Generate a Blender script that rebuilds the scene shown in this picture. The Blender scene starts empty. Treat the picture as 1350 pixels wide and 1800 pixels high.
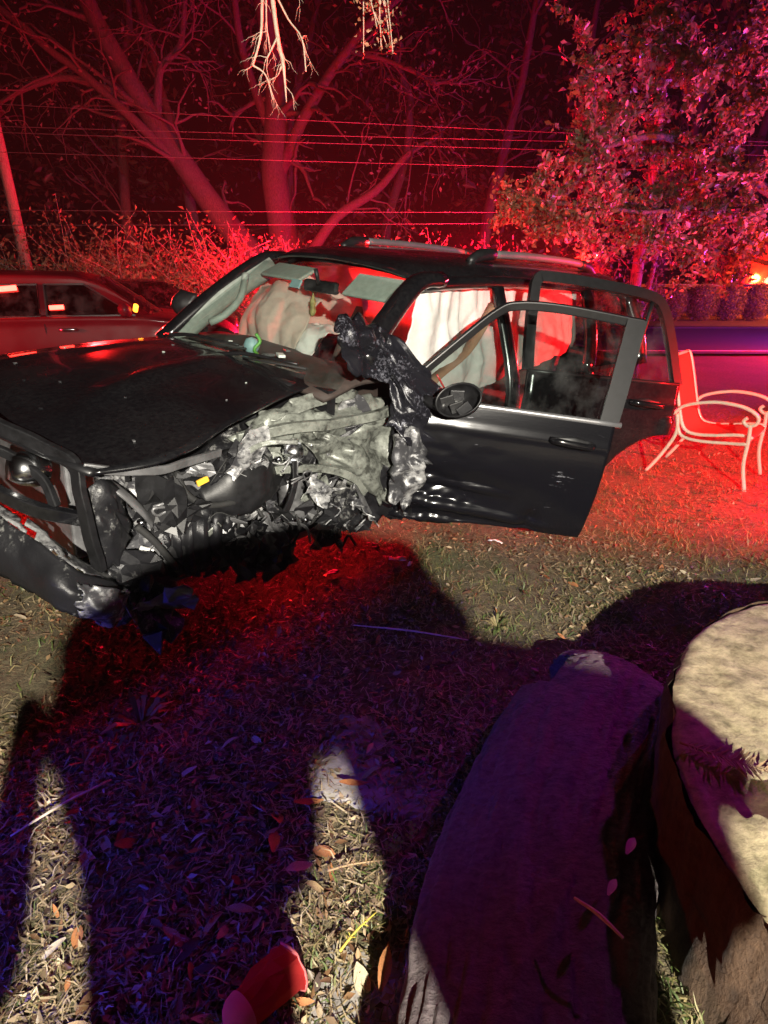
import bpy, bmesh, math, random
import numpy as np
from mathutils import Vector, Matrix, noise

# ------------------------------------------------------------------ camera, world, light
scene = bpy.context.scene
R = math.radians
cam_d = bpy.data.cameras.new('camera'); cam = bpy.data.objects.new('camera', cam_d)
scene.collection.objects.link(cam)
cam.location = (0, 0, 1.62)
cam.rotation_euler = (R(90 - 22.5), 0, 0)
cam_d.sensor_fit = 'VERTICAL'; cam_d.sensor_height = 24; cam_d.lens = 1040 / 1800 * 24
cam_d.clip_start = 0.02; cam_d.clip_end = 500
scene.camera = cam
world = bpy.data.worlds.new('World'); scene.world = world; world.use_nodes = True
wn = world.node_tree
sky = wn.nodes.new('ShaderNodeTexSky'); sky.sky_type = 'NISHITA'; sky.sun_disc = False
sky.sun_elevation = R(-12); sky.sun_rotation = R(200)
bg = wn.nodes['Background']; bg.inputs[1].default_value = 0.05
wn.links.new(sky.outputs[0], bg.inputs[0])
vs = scene.view_settings; vs.view_transform = 'Standard'; vs.look = 'None'; vs.exposure = 0; vs.gamma = 1; vs.use_curve_mapping = False
scene.cycles.use_denoising = True
scene.cycles.max_bounces = 8; scene.cycles.transparent_max_bounces = 12
scene.cycles.sample_clamp_indirect = 4.0
scene.cycles.use_light_tree = True

def lamp(name, kind, loc, col, power, radius=.1, target=None, cone=None, blend=.3):
    d = bpy.data.lights.new(name, kind); d.energy = power; d.color = col; d.shadow_soft_size = radius
    o = bpy.data.objects.new(name, d); scene.collection.objects.link(o); o.location = loc
    if target is not None:
        o.rotation_euler = (Vector(target) - Vector(loc)).to_track_quat('-Z', 'Y').to_euler()
    if kind == 'SPOT':
        d.spot_size = R(cone); d.spot_blend = blend
    return o
RED = (1, .004, .030); BLUE = (.07, .05, 1); WHITE = (1, .93, .80)
# floodlight under the eave of the house behind the photographer
lamp('eave_floodlight', 'SPOT', (1.0, -3.0, 2.7), WHITE, 4600, .035, (-.25, 2.1, .1), 88, 1.0)
# emergency beacons: vehicles on the road behind the wreck, to the right, and in the drive; the fill lamps are added
lamp('beacon_behind_wreck', 'POINT', (-1.6, 11.9, 1.7), RED, 2500, .15)
lamp('beacon_mid_road', 'POINT', (1.6, 12.1, 1.7), RED, 2800, .15)
lamp('oak_red_fill', 'POINT', (-2.2, 17.0, 1.0), RED, 1500, .15)  # added red fill that keeps the far oaks dimly visible
lamp('beacon_patrol_car', 'POINT', (-4.8, 11.2, 1.3), (1, .020, .02), 1900, .12)
lamp('airbag_red_fill', 'SPOT', (-3.4, 7.2, 1.6), (1, .012, .012), 2600, .10, (-.7, 4.6, 1.35), 44, .5)  # added red spot tinting the airbags through the far windows
lamp('cabin_red_fill', 'SPOT', (3.0, 8.4, 1.5), (1, .010, .01), 34000, .12, (-.6, 4.3, 1.3), 36, .4)  # added spot from behind that reddens the cloth in the cabin
lamp('under_wreck_fill', 'SPOT', (1.6, 10.4, .5), (1, .008, .01), 800, .10, (1.0, 4.0, 0), 17, .6)  # added narrow spot laying red on the ground below the doors
lamp('beacon_right_lawn', 'SPOT', (5.6, 2.7, 1.15), (1, .006, .010), 11000, .06, (2.9, 5.1, .1), 72, .7)
lamp('tree_red_fill', 'SPOT', (6.2, 5.2, .9), (1, .035, .012), 3600, .10, (3.9, 8.2, 2.9), 66, .5)  # added red fill aimed up into the leafy tree
lamp('tree_violet_fill', 'SPOT', (5.4, 4.4, 1.0), (.80, .10, 1), 1200, .08, (3.4, 8.0, 2.9), 52, .6)  # added violet fill for the tree leaves, no vehicle's lamp
lamp('beacon_road_blue', 'POINT', (11, 12.6, 1.2), (.30, .05, 1), 1500, .12)
lamp('engine_glow', 'POINT', (13.6, 22.6, 1.2), (1, .10, .02), 900, .15)
lamp('shrub_fill', 'SPOT', (14.6, 17.4, 1.8), (1, .12, .03), 3200, .12, (10.6, 20.2, .6), 60, .5)  # added off-frame spot lighting the shrubs, not one of the engine's lamps
lamp('beacon_road_red', 'POINT', (8.5, 11.0, 1.2), (1, .02, .03), 1400, .12)
lamp('log_violet_fill', 'SPOT', (3.0, 2.9, 2.7), (.85, .010, .85), 125, .05, (.55, 1.25, .2), 42, .7)  # added violet spot that turns the log purple
lamp('beacon_drive_blue', 'SPOT', (-2.8, -.3, 1.0), BLUE, 300, .03, (-.35, 1.55, 0), 32, .7)
lamp('bark_red_fill', 'SPOT', (-2.6, .1, 1.3), (1, .05, .02), 60, .05, (.85, 1.0, .2), 26, .6)  # added weak warm red on the stump bark and log side
lamp('car_side_fill', 'SPOT', (-6.6, 5.0, 1.7), (1, .015, .04), 1500, .08, (-4.2, 7.6, 1.0), 50, .6)  # added red fill on the maroon car's near side

# ------------------------------------------------------------------ materials
MATS = {}
def nodes(name):
    m = bpy.data.materials.new(name); m.use_nodes = True
    nt = m.node_tree; b = nt.nodes['Principled BSDF']; MATS[name] = m
    return m, nt, b
def ramp(nt, fac, stops):
    r = nt.nodes.new('ShaderNodeValToRGB'); e = r.color_ramp.elements
    while len(e) < len(stops): e.new(.5)
    for i, (p, c) in enumerate(stops):
        e[i].position = p; e[i].color = (*c, 1) if len(c) == 3 else c
    nt.links.new(fac, r.inputs[0]); return r
def tex(nt, kind='Noise', scale=5, detail=6, coord='Object', stretch=None, rough=.6):
    tc = nt.nodes.new('ShaderNodeTexCoord'); t = nt.nodes.new('ShaderNodeTex' + kind)
    src = tc.outputs[coord]
    if stretch:
        mp = nt.nodes.new('ShaderNodeMapping'); mp.inputs['Scale'].default_value = stretch
        nt.links.new(src, mp.inputs[0]); src = mp.outputs[0]
    nt.links.new(src, t.inputs['Vector']); t.inputs['Scale'].default_value = scale
    if kind == 'Noise': t.inputs['Detail'].default_value = detail; t.inputs['Roughness'].default_value = rough
    return t
def bump(nt, b, h, strength=.3, dist=.01):
    n = nt.nodes.new('ShaderNodeBump'); n.inputs['Strength'].default_value = strength; n.inputs['Distance'].default_value = dist
    nt.links.new(h, n.inputs['Height']); nt.links.new(n.outputs[0], b.inputs['Normal'])
def plain(name, col, rough=.5, metal=0, coat=0, var=.25, scale=12, bumpy=0, spec=.5):
    m, nt, b = nodes(name)
    t = tex(nt, 'Noise', scale, 8)
    c0 = tuple(max(0, c * (1 - var)) for c in col); c1 = tuple(min(1, c * (1 + var)) for c in col)
    r = ramp(nt, t.outputs[0], [(.3, c0), (.7, c1)])
    nt.links.new(r.outputs[0], b.inputs['Base Color'])
    b.inputs['Roughness'].default_value = rough; b.inputs['Metallic'].default_value = metal
    b.inputs['Coat Weight'].default_value = coat; b.inputs['Coat Roughness'].default_value = .06
    b.inputs['Specular IOR Level'].default_value = spec
    if bumpy: bump(nt, b, t.outputs[0], bumpy, .01)
    return m
def emit(name, col, strength):
    m, nt, b = nodes(name); b.inputs['Base Color'].default_value = (*col, 1)
    b.inputs['Emission Color'].default_value = (*col, 1); b.inputs['Emission Strength'].default_value = strength
    return m
def paint(name, col, dust=.03, rough=.22):
    m, nt, b = nodes(name)
    t = tex(nt, 'Noise', 3.0, 8); t2 = tex(nt, 'Noise', 60, 3)
    mx = nt.nodes.new('ShaderNodeMath'); mx.operation = 'MULTIPLY'
    nt.links.new(t.outputs[0], mx.inputs[0]); nt.links.new(t2.outputs[0], mx.inputs[1])
    r = ramp(nt, mx.outputs[0], [(.18, col), (.55, tuple(c + dust for c in col))])
    nt.links.new(r.outputs[0], b.inputs['Base Color'])
    r2 = ramp(nt, t.outputs[0], [(.3, (rough * .7,) * 3), (.75, (rough * 1.5,) * 3)])
    nt.links.new(r2.outputs[0], b.inputs['Roughness'])
    b.inputs['Coat Weight'].default_value = .6; b.inputs['Coat Roughness'].default_value = .05
    return m
def scratched(name, dark, light, amount=.55, stretch=(3, 3, 14), rough=.38, relief=.35):
    m, nt, b = nodes(name)
    t = tex(nt, 'Noise', 6, 10, stretch=stretch, rough=.7); t2 = tex(nt, 'Noise', 4, 6)
    mx = nt.nodes.new('ShaderNodeMath'); mx.operation = 'MULTIPLY'
    nt.links.new(t.outputs[0], mx.inputs[0]); nt.links.new(t2.outputs[0], mx.inputs[1])
    k = .42 - .28 * amount
    r = ramp(nt, mx.outputs[0], [(k, dark), (k + .035, tuple((a * .6 + c * .4) for a, c in zip(dark, light))), (k + .14, light)])
    nt.links.new(r.outputs[0], b.inputs['Base Color'])
    b.inputs['Roughness'].default_value = rough; b.inputs['Metallic'].default_value = .25
    bump(nt, b, t.outputs[0], relief, .008)
    return m
def glass(name, tint, refl=.35):
    m, nt, b = nodes(name); nt.nodes.remove(b); out = nt.nodes['Material Output']
    tr = nt.nodes.new('ShaderNodeBsdfTransparent'); tr.inputs[0].default_value = (*tint, 1)
    gl = nt.nodes.new('ShaderNodeBsdfGlossy'); gl.inputs['Roughness'].default_value = .03
    lw = nt.nodes.new('ShaderNodeLayerWeight'); lw.inputs[0].default_value = .5; fr = ramp(nt, lw.outputs['Facing'], [(0, (.05,) * 3), (.55, (.08,) * 3), (.85, (.35,) * 3), (1, (.95,) * 3)])
    sm = nt.nodes.new('ShaderNodeMixShader')
    t = tex(nt, 'Noise', 7, 8); rr = ramp(nt, t.outputs[0], [(.45, (0, 0, 0)), (.8, (.06, .06, .06))])
    df = nt.nodes.new('ShaderNodeBsdfDiffuse'); df.inputs[0].default_value = (.5, .5, .5, 1)
    s2 = nt.nodes.new('ShaderNodeMixShader')
    nt.links.new(fr.outputs[0], sm.inputs[0]); nt.links.new(tr.outputs[0], sm.inputs[1]); nt.links.new(gl.outputs[0], sm.inputs[2])
    nt.links.new(rr.outputs[0], s2.inputs[0]); nt.links.new(sm.outputs[0], s2.inputs[1]); nt.links.new(df.outputs[0], s2.inputs[2])
    nt.links.new(s2.outputs[0], out.inputs[0])
    return m
def cloth(name, col, trans=.4, var=.12, scale=40):
    m, nt, b = nodes(name); out = nt.nodes['Material Output']
    t = tex(nt, 'Noise', scale, 4)
    r = ramp(nt, t.outputs[0], [(.3, tuple(c * (1 - var) for c in col)), (.7, col)])
    nt.links.new(r.outputs[0], b.inputs['Base Color']); b.inputs['Roughness'].default_value = .8
    bump(nt, b, t.outputs[0], .15, .004)
    tl = nt.nodes.new('ShaderNodeBsdfTranslucent'); nt.links.new(r.outputs[0], tl.inputs[0])
    mx = nt.nodes.new('ShaderNodeMixShader'); mx.inputs[0].default_value = trans
    nt.links.new(b.outputs[0], mx.inputs[1]); nt.links.new(tl.outputs[0], mx.inputs[2]); nt.links.new(mx.outputs[0], out.inputs[0])
    return m
def leafy(name, cols, trans=.3, rough=.5):
    m, nt, b = nodes(name); out = nt.nodes['Material Output']
    g = nt.nodes.new('ShaderNodeNewGeometry')
    r = ramp(nt, g.outputs['Random Per Island'], [(i / max(1, len(cols) - 1), c) for i, c in enumerate(cols)])
    nt.links.new(r.outputs[0], b.inputs['Base Color']); b.inputs['Roughness'].default_value = rough
    tl = nt.nodes.new('ShaderNodeBsdfTranslucent'); nt.links.new(r.outputs[0], tl.inputs[0])
    mx = nt.nodes.new('ShaderNodeMixShader'); mx.inputs[0].default_value = trans
    nt.links.new(b.outputs[0], mx.inputs[1]); nt.links.new(tl.outputs[0], mx.inputs[2]); nt.links.new(mx.outputs[0], out.inputs[0])
    return m
def barky(name, c0, c1, stretch=(8, 8, 2), scale=6, strength=.8, dist=.03):
    m, nt, b = nodes(name)
    t = tex(nt, 'Noise', scale, 10, stretch=stretch, rough=.7)
    r = ramp(nt, t.outputs[0], [(.3, c0), (.7, c1)])
    nt.links.new(r.outputs[0], b.inputs['Base Color']); b.inputs['Roughness'].default_value = .85
    bump(nt, b, t.outputs[0], strength, dist)
    return m

paint('black_paint', (.004, .004, .005), .010)
b_ = paint('maroon_paint', (.075, .003, .007), .002, .4).node_tree.nodes['Principled BSDF']; b_.inputs['Coat Weight'].default_value = .08; b_.inputs['Specular IOR Level'].default_value = .15
paint('pale_paint', (.35, .33, .35), .05)
paint('engine_red_paint', (.25, .012, .01), .02)
scratched('scratched_paint', (.012, .012, .016), (.20, .20, .24), .45, (9, 9, 9), .26)
scratched('scraped_door', (.006, .006, .008), (.42, .42, .46), .15, (2, 2, 16), .2, .05)
scratched('scuffed_plastic', (.012, .012, .014), (.20, .20, .19), .42, (7, 7, 7), .42)
scratched('torn_metal', (.05, .05, .055), (.42, .42, .42), .68, (4, 4, 7), .40)
scratched('primer_metal', (.05, .052, .046), (.25, .265, .235), .88, (5, 5, 5), .38)
plain('grey_metal', (.14, .14, .145), .42, .4, 0, .5, 14, .2)
plain('chrome', (.55, .56, .58), .2, 1, 0, .2, 20)
plain('rail_silver', (.5, .5, .52), .3, .8, 0, .1, 20)
plain('black_plastic', (.009, .009, .010), .42, 0, 0, .5, 25, .1, .35)
plain('dark_trim', (.008, .008, .009), .38, 0, 0, .3, 30)
plain('rubber', (.012, .012, .012), .8, 0, 0, .3, 30, .2)
plain('trim_grey', (.26, .29, .26), .7, 0, 0, .15, 30)
plain('dash_brown', (.035, .024, .020), .75, 0, 0, .3, 20, .2)
plain('seat_cloth', (.12, .10, .09), .9, 0, 0, .25, 60, .2)
plain('yellow_tag', (.75, .42, .04), .5); plain('white_plastic', (.78, .78, .76), .45); plain('green_plastic', (.10, .30, .05), .5)
plain('teal_plastic', (.22, .34, .36), .5); plain('tan_strap', (.30, .16, .10), .8)
plain('beige_metal', (.62, .52, .40), .4, 0, .2, .08, 30)
plain('concrete', (.22, .20, .18), .9, 0, 0, .4, 22, .6)
plain('asphalt', (.05, .05, .052), .75, 0, 0, .35, 60, .3)
plain('line_paint', (.75, .74, .68), .6, 0, 0, .15, 20)
plain('steel_wire', (.09, .09, .10), .6, .2)
plain('silk_yellow', (.45, .37, .05), .7)
plain('dull_gold', (.22, .18, .06), .7, 0, 0, .5, 60)
plain('skin', (.45, .28, .20), .6)
glass('windshield_glass', (.80, .86, .83)); glass('door_glass', (.62, .68, .66)); glass('tinted_glass', (.14, .13, .14))
glass('bottle_glass', (.45, .42, .38))
cloth('airbag', (.76, .75, .72), .35); cloth('airbag_tan', (.70, .60, .52), .4)
cloth('airbag_warm', (.72, .62, .55), .6)
cloth('airbag_thin', (.75, .70, .66), .7)
cloth('coral_sling', (.62, .10, .07), .45, .1, 200)
cloth('red_cup_plastic', (.40, .012, .012), .55); cloth('pink_cup_plastic', (.62, .16, .16), .3)
emit('red_lamp', (1, .03, .02), 22); emit('white_lamp', (1, .95, .95), 18); emit('amber_lamp', (1, .3, .02), 6); emit('warm_lamp', (1, .7, .25), 8)
emit('blue_lamp', (.05, .08, 1), 6)
leafy('litter_mat', [(.05, .028, .015), (.18, .10, .045), (.30, .21, .11), (.08, .05, .03), (.42, .33, .20), (.04, .025, .018), (.14, .10, .05)], .12)
leafy('grass_mat', [(.05, .08, .02), (.09, .13, .03), (.20, .17, .07), (.30, .24, .12), (.07, .10, .03)], .25)
leafy('straw_mat', [(.20, .15, .08), (.34, .27, .16), (.13, .09, .05)], .15)
leafy('tree_leaf', [(.12, .11, .05), (.22, .17, .10), (.16, .15, .07), (.30, .22, .16)], .35, .35)
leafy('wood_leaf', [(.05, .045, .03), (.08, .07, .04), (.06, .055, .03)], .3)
leafy('bush_leaf', [(.16, .13, .06), (.26, .20, .11), (.12, .10, .05)], .35)
leafy('moss_mat', [(.12, .12, .10), (.18, .17, .14)], .3)
barky('bark', (.035, .028, .025), (.13, .11, .10)); barky('pale_bark', (.16, .13, .11), (.34, .29, .26))
barky('log_wood', (.06, .048, .048), (.17, .14, .14), (5, 9, 9), 6, 1, .02)
barky('stump_bark', (.045, .024, .012), (.15, .085, .045), (6, 6, 4), 5, 1, .03)
barky('stump_top_wood', (.07, .06, .025), (.44, .38, .22), (3, 3.6, 3), 5, 1, .008)
barky('twig_pale', (.35, .28, .20), (.62, .52, .40), (4, 4, 4), 10, .5, .005)
for n, c in dict(leaf_brown=(.17, .085, .04), leaf_tan=(.36, .25, .13), leaf_orange=(.42, .17, .06), leaf_pale=(.52, .44, .30), leaf_green=(.13, .30, .03), leaf_dark=(.06, .035, .025)).items():
    cloth(n, c, .15, .45, 30)
def person_mat():
    m, nt, b = nodes('clothing')
    tc = nt.nodes.new('ShaderNodeTexCoord'); sx = nt.nodes.new('ShaderNodeSeparateXYZ'); nt.links.new(tc.outputs['Object'], sx.inputs[0])
    mp = nt.nodes.new('ShaderNodeMath'); mp.operation = 'DIVIDE'; mp.inputs[1].default_value = 2; nt.links.new(sx.outputs[2], mp.inputs[0])
    r = ramp(nt, mp.outputs[0], [(0, (.02, .02, .02)), (.05, (.03, .04, .08)), (.49, (.03, .03, .035)), (.755, (.42, .27, .2))])
    r.color_ramp.interpolation = 'CONSTANT'; nt.links.new(r.outputs[0], b.inputs['Base Color']); b.inputs['Roughness'].default_value = .85
person_mat()
def ground_mat():
    m, nt, b = nodes('earth')
    t = tex(nt, 'Noise', .9, 8); t2 = tex(nt, 'Noise', 28, 10, rough=.75); t3 = tex(nt, 'Noise', 90, 4)
    r1 = ramp(nt, t2.outputs[0], [(.25, (.035, .024, .015)), (.5, (.12, .085, .05)), (.78, (.26, .20, .13))])
    r2 = ramp(nt, t2.outputs[0], [(.25, (.03, .035, .012)), (.55, (.10, .10, .04)), (.8, (.22, .19, .09))])
    rm = ramp(nt, t.outputs[0], [(.42, (0, 0, 0)), (.6, (1, 1, 1))])
    mx = nt.nodes.new('ShaderNodeMix'); mx.data_type = 'RGBA'
    nt.links.new(rm.outputs[0], mx.inputs['Factor']); nt.links.new(r1.outputs[0], mx.inputs['A']); nt.links.new(r2.outputs[0], mx.inputs['B'])
    nt.links.new(mx.outputs['Result'], b.inputs['Base Color']); b.inputs['Roughness'].default_value = .95
    ad = nt.nodes.new('ShaderNodeMath'); nt.links.new(t2.outputs[0], ad.inputs[0]); nt.links.new(t3.outputs[0], ad.inputs[1])
    bump(nt, b, ad.outputs[0], .9, .03)
ground_mat()

# ------------------------------------------------------------------ mesh helpers
col = scene.collection
def link(name, me, mat=None, parent=None, smooth=True):
    if mat: me.materials.append(MATS[mat])
    if smooth and len(me.polygons): me.polygons.foreach_set('use_smooth', [True] * len(me.polygons))
    o = bpy.data.objects.new(name, me); col.objects.link(o)
    if parent: o.parent = parent
    return o
def mesh(name, v, f, mat=None, parent=None, smooth=True):
    me = bpy.data.meshes.new(name); me.from_pydata([tuple(map(float, p)) for p in v], [], f); me.update()
    return link(name, me, mat, parent, smooth)
def quads_np(name, verts, nper, faces_local, mat, parent=None):
    """verts (N*nper,3); faces_local: quads over one element"""
    n = len(verts) // nper; fl = np.array(faces_local); k = fl.shape[1]
    F = (fl[None] + (np.arange(n) * nper)[:, None, None]).reshape(-1, k)
    me = bpy.data.meshes.new(name); me.vertices.add(len(verts)); me.vertices.foreach_set('co', np.asarray(verts, np.float32).ravel())
    me.loops.add(F.size); me.loops.foreach_set('vertex_index', F.ravel().astype(np.int32))
    me.polygons.add(len(F)); me.polygons.foreach_set('loop_start', np.arange(0, F.size, k, dtype=np.int32))
    me.update(calc_edges=True); me.validate()
    return link(name, me, mat, parent, True)
def tag(o, label, cat, group=None, kind=None):
    if label: o['label'] = label
    if cat: o['category'] = cat
    if group: o['group'] = group
    if kind: o['kind'] = kind
    return o
def empty(name, loc=(0, 0, 0), rz=0, label=None, cat=None, group=None, parent=None):
    o = bpy.data.objects.new(name, None); col.objects.link(o); o.location = loc; o.rotation_euler = (0, 0, rz)
    o.empty_display_size = .1
    if parent: o.parent = parent
    if label: tag(o, label, cat, group)
    return o
def solid(o, t, off=-1):
    m = o.modifiers.new('thickness', 'SOLIDIFY'); m.thickness = t; m.offset = off; return o
def bevel(o, w, seg=2):
    m = o.modifiers.new('bevel', 'BEVEL'); m.width = w; m.segments = seg; m.limit_method = 'ANGLE'; return o
def box(name, c, s, mat, parent=None, rot=None, bev=0):
    x, y, z = (d / 2 for d in s)
    v = [Vector((a * x, b * y, d * z)) for a in (-1, 1) for b in (-1, 1) for d in (-1, 1)]
    f = [(0, 1, 3, 2), (4, 6, 7, 5), (0, 4, 5, 1), (2, 3, 7, 6), (0, 2, 6, 4), (1, 5, 7, 3)]
    M = rot.to_3x3() if rot else Matrix.Identity(3)
    o = mesh(name, [M @ p + Vector(c) for p in v], f, mat, parent, False)
    if bev: bevel(o, bev)
    return o
def cr(pts, n):
    """Catmull-Rom through pts -> n+1 samples"""
    P = np.array(pts, float); m = len(P)
    if m == 2: t = np.linspace(0, 1, n + 1)[:, None].reshape((-1,) + (1,) * (P.ndim - 1)); return P[0] * (1 - t) + P[1] * t
    Q = np.concatenate([[2 * P[0] - P[1]], P, [2 * P[-1] - P[-2]]]); out = []
    for i in range(n + 1):
        u = i / n * (m - 1); k = min(int(u), m - 2); t = u - k
        a, b, c, d = Q[k], Q[k + 1], Q[k + 2], Q[k + 3]
        out.append(.5 * (2 * b + (c - a) * t + (2 * a - 5 * b + 4 * c - d) * t * t + (3 * b - a - 3 * c + d) * t ** 3))
    return np.array(out)
def net(rows, nu, nv):
    A = np.array(rows, float)            # (m,n,3)
    B = cr(A, nu)                        # (nu+1,n,3)
    return cr(B.transpose(1, 0, 2), nv).transpose(1, 0, 2)
def gnormals(G):
    du = np.gradient(G, axis=0); dv = np.gradient(G, axis=1)
    n = np.cross(du, dv); return n / (np.linalg.norm(n, axis=2, keepdims=True) + 1e-9)
def rid(p, seed, octv=3):
    s = 0; a = 1; q = Vector(p) + Vector((seed * 7.31, seed * 3.17, seed * 5.71))
    for _ in range(octv):
        s += a * (1 - 3.2 * abs(noise.noise(q))); a *= .42; q = q * 2.13
    return s
def crumple(G, amp, freq, seed, mask=None, octv=3, stretch=(1, 1, 1)):
    """octv 3: sheet-metal folds (V creases plus flat tilted facets); otherwise soft ridges"""
    N = gnormals(G); out = G.copy(); S = np.array(stretch) * freq; fac = np.zeros(G.shape[:2])
    if octv == 3:
        rg_ = np.random.default_rng(seed); P = (G * S).reshape(-1, 3)
        P = P + np.array([tuple(noise.noise_vector(Vector(p) * .9)) for p in P]) * .35
        lo, hi = P.min(0) - .5, P.max(0) + .5; K = int(min(400, max(8, np.prod(np.maximum(hi - lo, .8)) * .9)))
        C = rg_.uniform(lo, hi, (K, 3)); D = ((P[:, None] - C[None]) ** 2).sum(2); k = D.argmin(1)
        T = rg_.normal(size=(K, 3)) * .9; Hh = rg_.normal(size=K) * .45
        fac = (((P - C[k]) * T[k]).sum(1) + Hh[k]).reshape(G.shape[:2]).clip(-1.6, 1.6)
        for _ in range(1):      # soften the steps between facets a little
            fac[1:-1, 1:-1] = (fac[1:-1, 1:-1] * 2 + fac[:-2, 1:-1] + fac[2:, 1:-1] + fac[1:-1, :-2] + fac[1:-1, 2:]) / 6
    for i in range(G.shape[0]):
        for j in range(G.shape[1]):
            k = amp * (mask(i / (G.shape[0] - 1), j / (G.shape[1] - 1)) if mask else 1)
            if k:
                p = G[i, j] * S
                out[i, j] += N[i, j] * k * (fac[i, j] + .8 * rid(p * .7, seed, 2) if octv == 3 else rid(p, seed, octv))
                out[i, j] += np.array(noise.noise_vector(Vector(p * 1.3) + Vector((seed, 9, 2)))) * k * .5
    return out
def sharpen(o, deg=28):
    o.data.set_sharp_from_angle(angle=R(deg)); return o
def gmesh(name, G, mat, parent=None, thick=0, smooth=True, ragged=None):
    a, b = G.shape[:2]; v = G.reshape(-1, 3)
    f = [(i * b + j, i * b + j + 1, (i + 1) * b + j + 1, (i + 1) * b + j) for i in range(a - 1) for j in range(b - 1)]
    if ragged:
        rs = random.Random(ragged)
        keep = []
        for q in f:
            i, j = divmod(q[0], b)
            edge = min(i, j, a - 2 - i, b - 2 - j)
            if edge < 3 and noise.noise(Vector((i * .31, j * .31, ragged * 3.7))) > .12 + edge * .12: continue
            keep.append(q)
        f = keep
    o = mesh(name, v, f, mat, parent, smooth)
    if thick: solid(o, thick, 0)
    return o
def frames(P):
    P = [Vector(p) for p in P]; T = []
    for i in range(len(P)):
        T.append((P[min(i + 1, len(P) - 1)] - P[max(i - 1, 0)]).normalized())
    up = Vector((0, 0, 1)) if abs(T[0].z) < .9 else Vector((1, 0, 0))
    u = T[0].cross(up).normalized(); out = []
    for p, t in zip(P, T):
        u = (u - t * u.dot(t)); u = u.normalized() if u.length > 1e-6 else t.orthogonal().normalized()
        out.append((p, t, u, t.cross(u)))
    return out
def tube_geo(P, r, seg=8, sx=1, sy=1, V=None, F=None, cap=True):
    V = [] if V is None else V; F = [] if F is None else F; b0 = len(V)
    rr = r if hasattr(r, '__len__') else [r] * len(P)
    if len(rr) != len(P): rr = list(np.interp(np.linspace(0, 1, len(P)), np.linspace(0, 1, len(rr)), rr))
    for (p, t, u, w), q in zip(frames(P), rr):
        for k in range(seg):
            a = 2 * math.pi * (k + .5) / seg
            V.append(p + u * (math.cos(a) * q * sx) + w * (math.sin(a) * q * sy))
    for i in range(len(P) - 1):
        for k in range(seg):
            F.append((b0 + i * seg + k, b0 + i * seg + (k + 1) % seg, b0 + (i + 1) * seg + (k + 1) % seg, b0 + (i + 1) * seg + k))
    if cap:
        F.append(tuple(b0 + k for k in range(seg))[::-1]); F.append(tuple(b0 + (len(P) - 1) * seg + k for k in range(seg)))
    return V, F
def tube(name, P, r, mat, parent=None, seg=8, smooth_n=0, sx=1, sy=1, smooth=True):
    if smooth_n: P = cr(P, smooth_n)
    V, F = tube_geo(P, r, seg, sx, sy)
    return mesh(name, V, F, mat, parent, smooth)
def lathe(name, prof, mat, parent=None, seg=20, M=None, wob=None):
    V = []; F = []
    for i, (r, z) in enumerate(prof):
        for k in range(seg):
            a = 2 * math.pi * k / seg; p = Vector((r * math.cos(a), r * math.sin(a), z))
            if wob: p = wob(p)
            V.append(M @ p if M else p)
    for i in range(len(prof) - 1):
        for k in range(seg):
            F.append((i * seg + k, i * seg + (k + 1) % seg, (i + 1) * seg + (k + 1) % seg, (i + 1) * seg + k))
    return mesh(name, V, F, mat, parent)
def leaves_np(rng, C, size, aspect=.45, flat=0, spread=None):
    """leaf: 6 verts, 2 quads folded on the midrib. C (N,3) centres, size (N,)"""
    n = len(C); ax = rng.normal(size=(n, 3)); ax[:, 2] *= (1 - flat); ax /= np.linalg.norm(ax, axis=1, keepdims=True) + 1e-9
    up = rng.normal(size=(n, 3)) * (1 - flat) + np.array([0, 0, 1]) * (flat * 1.2 + .2)
    sd = np.cross(up, ax); sd /= np.linalg.norm(sd, axis=1, keepdims=True) + 1e-9
    nn = np.cross(ax, sd); L = size[:, None]; W = L * aspect; fold = W * rng.uniform(.05, .5, (n, 1))
    a = C - ax * L * .5; b = C + ax * L * .5 + nn * L * rng.uniform(-.2, .2, (n, 1)); m = C
    lft = C + sd * W * .5 + nn * fold - ax * L * .08; rgt = C - sd * W * .5 + nn * fold - ax * L * .08
    V = np.stack([a, lft, b, rgt], 1)
    return V.reshape(-1, 3)
LEAF_F = [(0, 1, 2), (0, 2, 3)]
def strips_np(rng, C, length, width, stand=0.0, bend=.3):
    """thin blade: 6 verts (3 pairs), 2 quads"""
    n = len(C); az = rng.uniform(0, 2 * math.pi, n); d = np.stack([np.cos(az), np.sin(az), np.zeros(n)], 1)
    st = np.clip(stand + rng.normal(size=n) * .25, 0.0, 1.4)[:, None]
    ax = d * np.cos(st) + np.array([0, 0, 1]) * np.sin(st); sd = np.stack([-np.sin(az), np.cos(az), rng.normal(size=n) * .3], 1)
    L = length[:, None]; W = width[:, None]; k = rng.normal(size=(n, 1)) * bend
    p0 = C; p1 = C + ax * L * .55; p2 = C + ax * L * .95 + sd * L * k * .4 - np.array([0, 0, 1]) * L * .15 * np.sin(st)
    V = np.stack([p0 - sd * W / 2, p0 + sd * W / 2, p1 - sd * W * .45, p1 + sd * W * .45, p2 - sd * W * .08, p2 + sd * W * .08], 1)
    return V.reshape(-1, 3)
STRIP_F = [(0, 1, 3, 2), (2, 3, 5, 4)]

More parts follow.
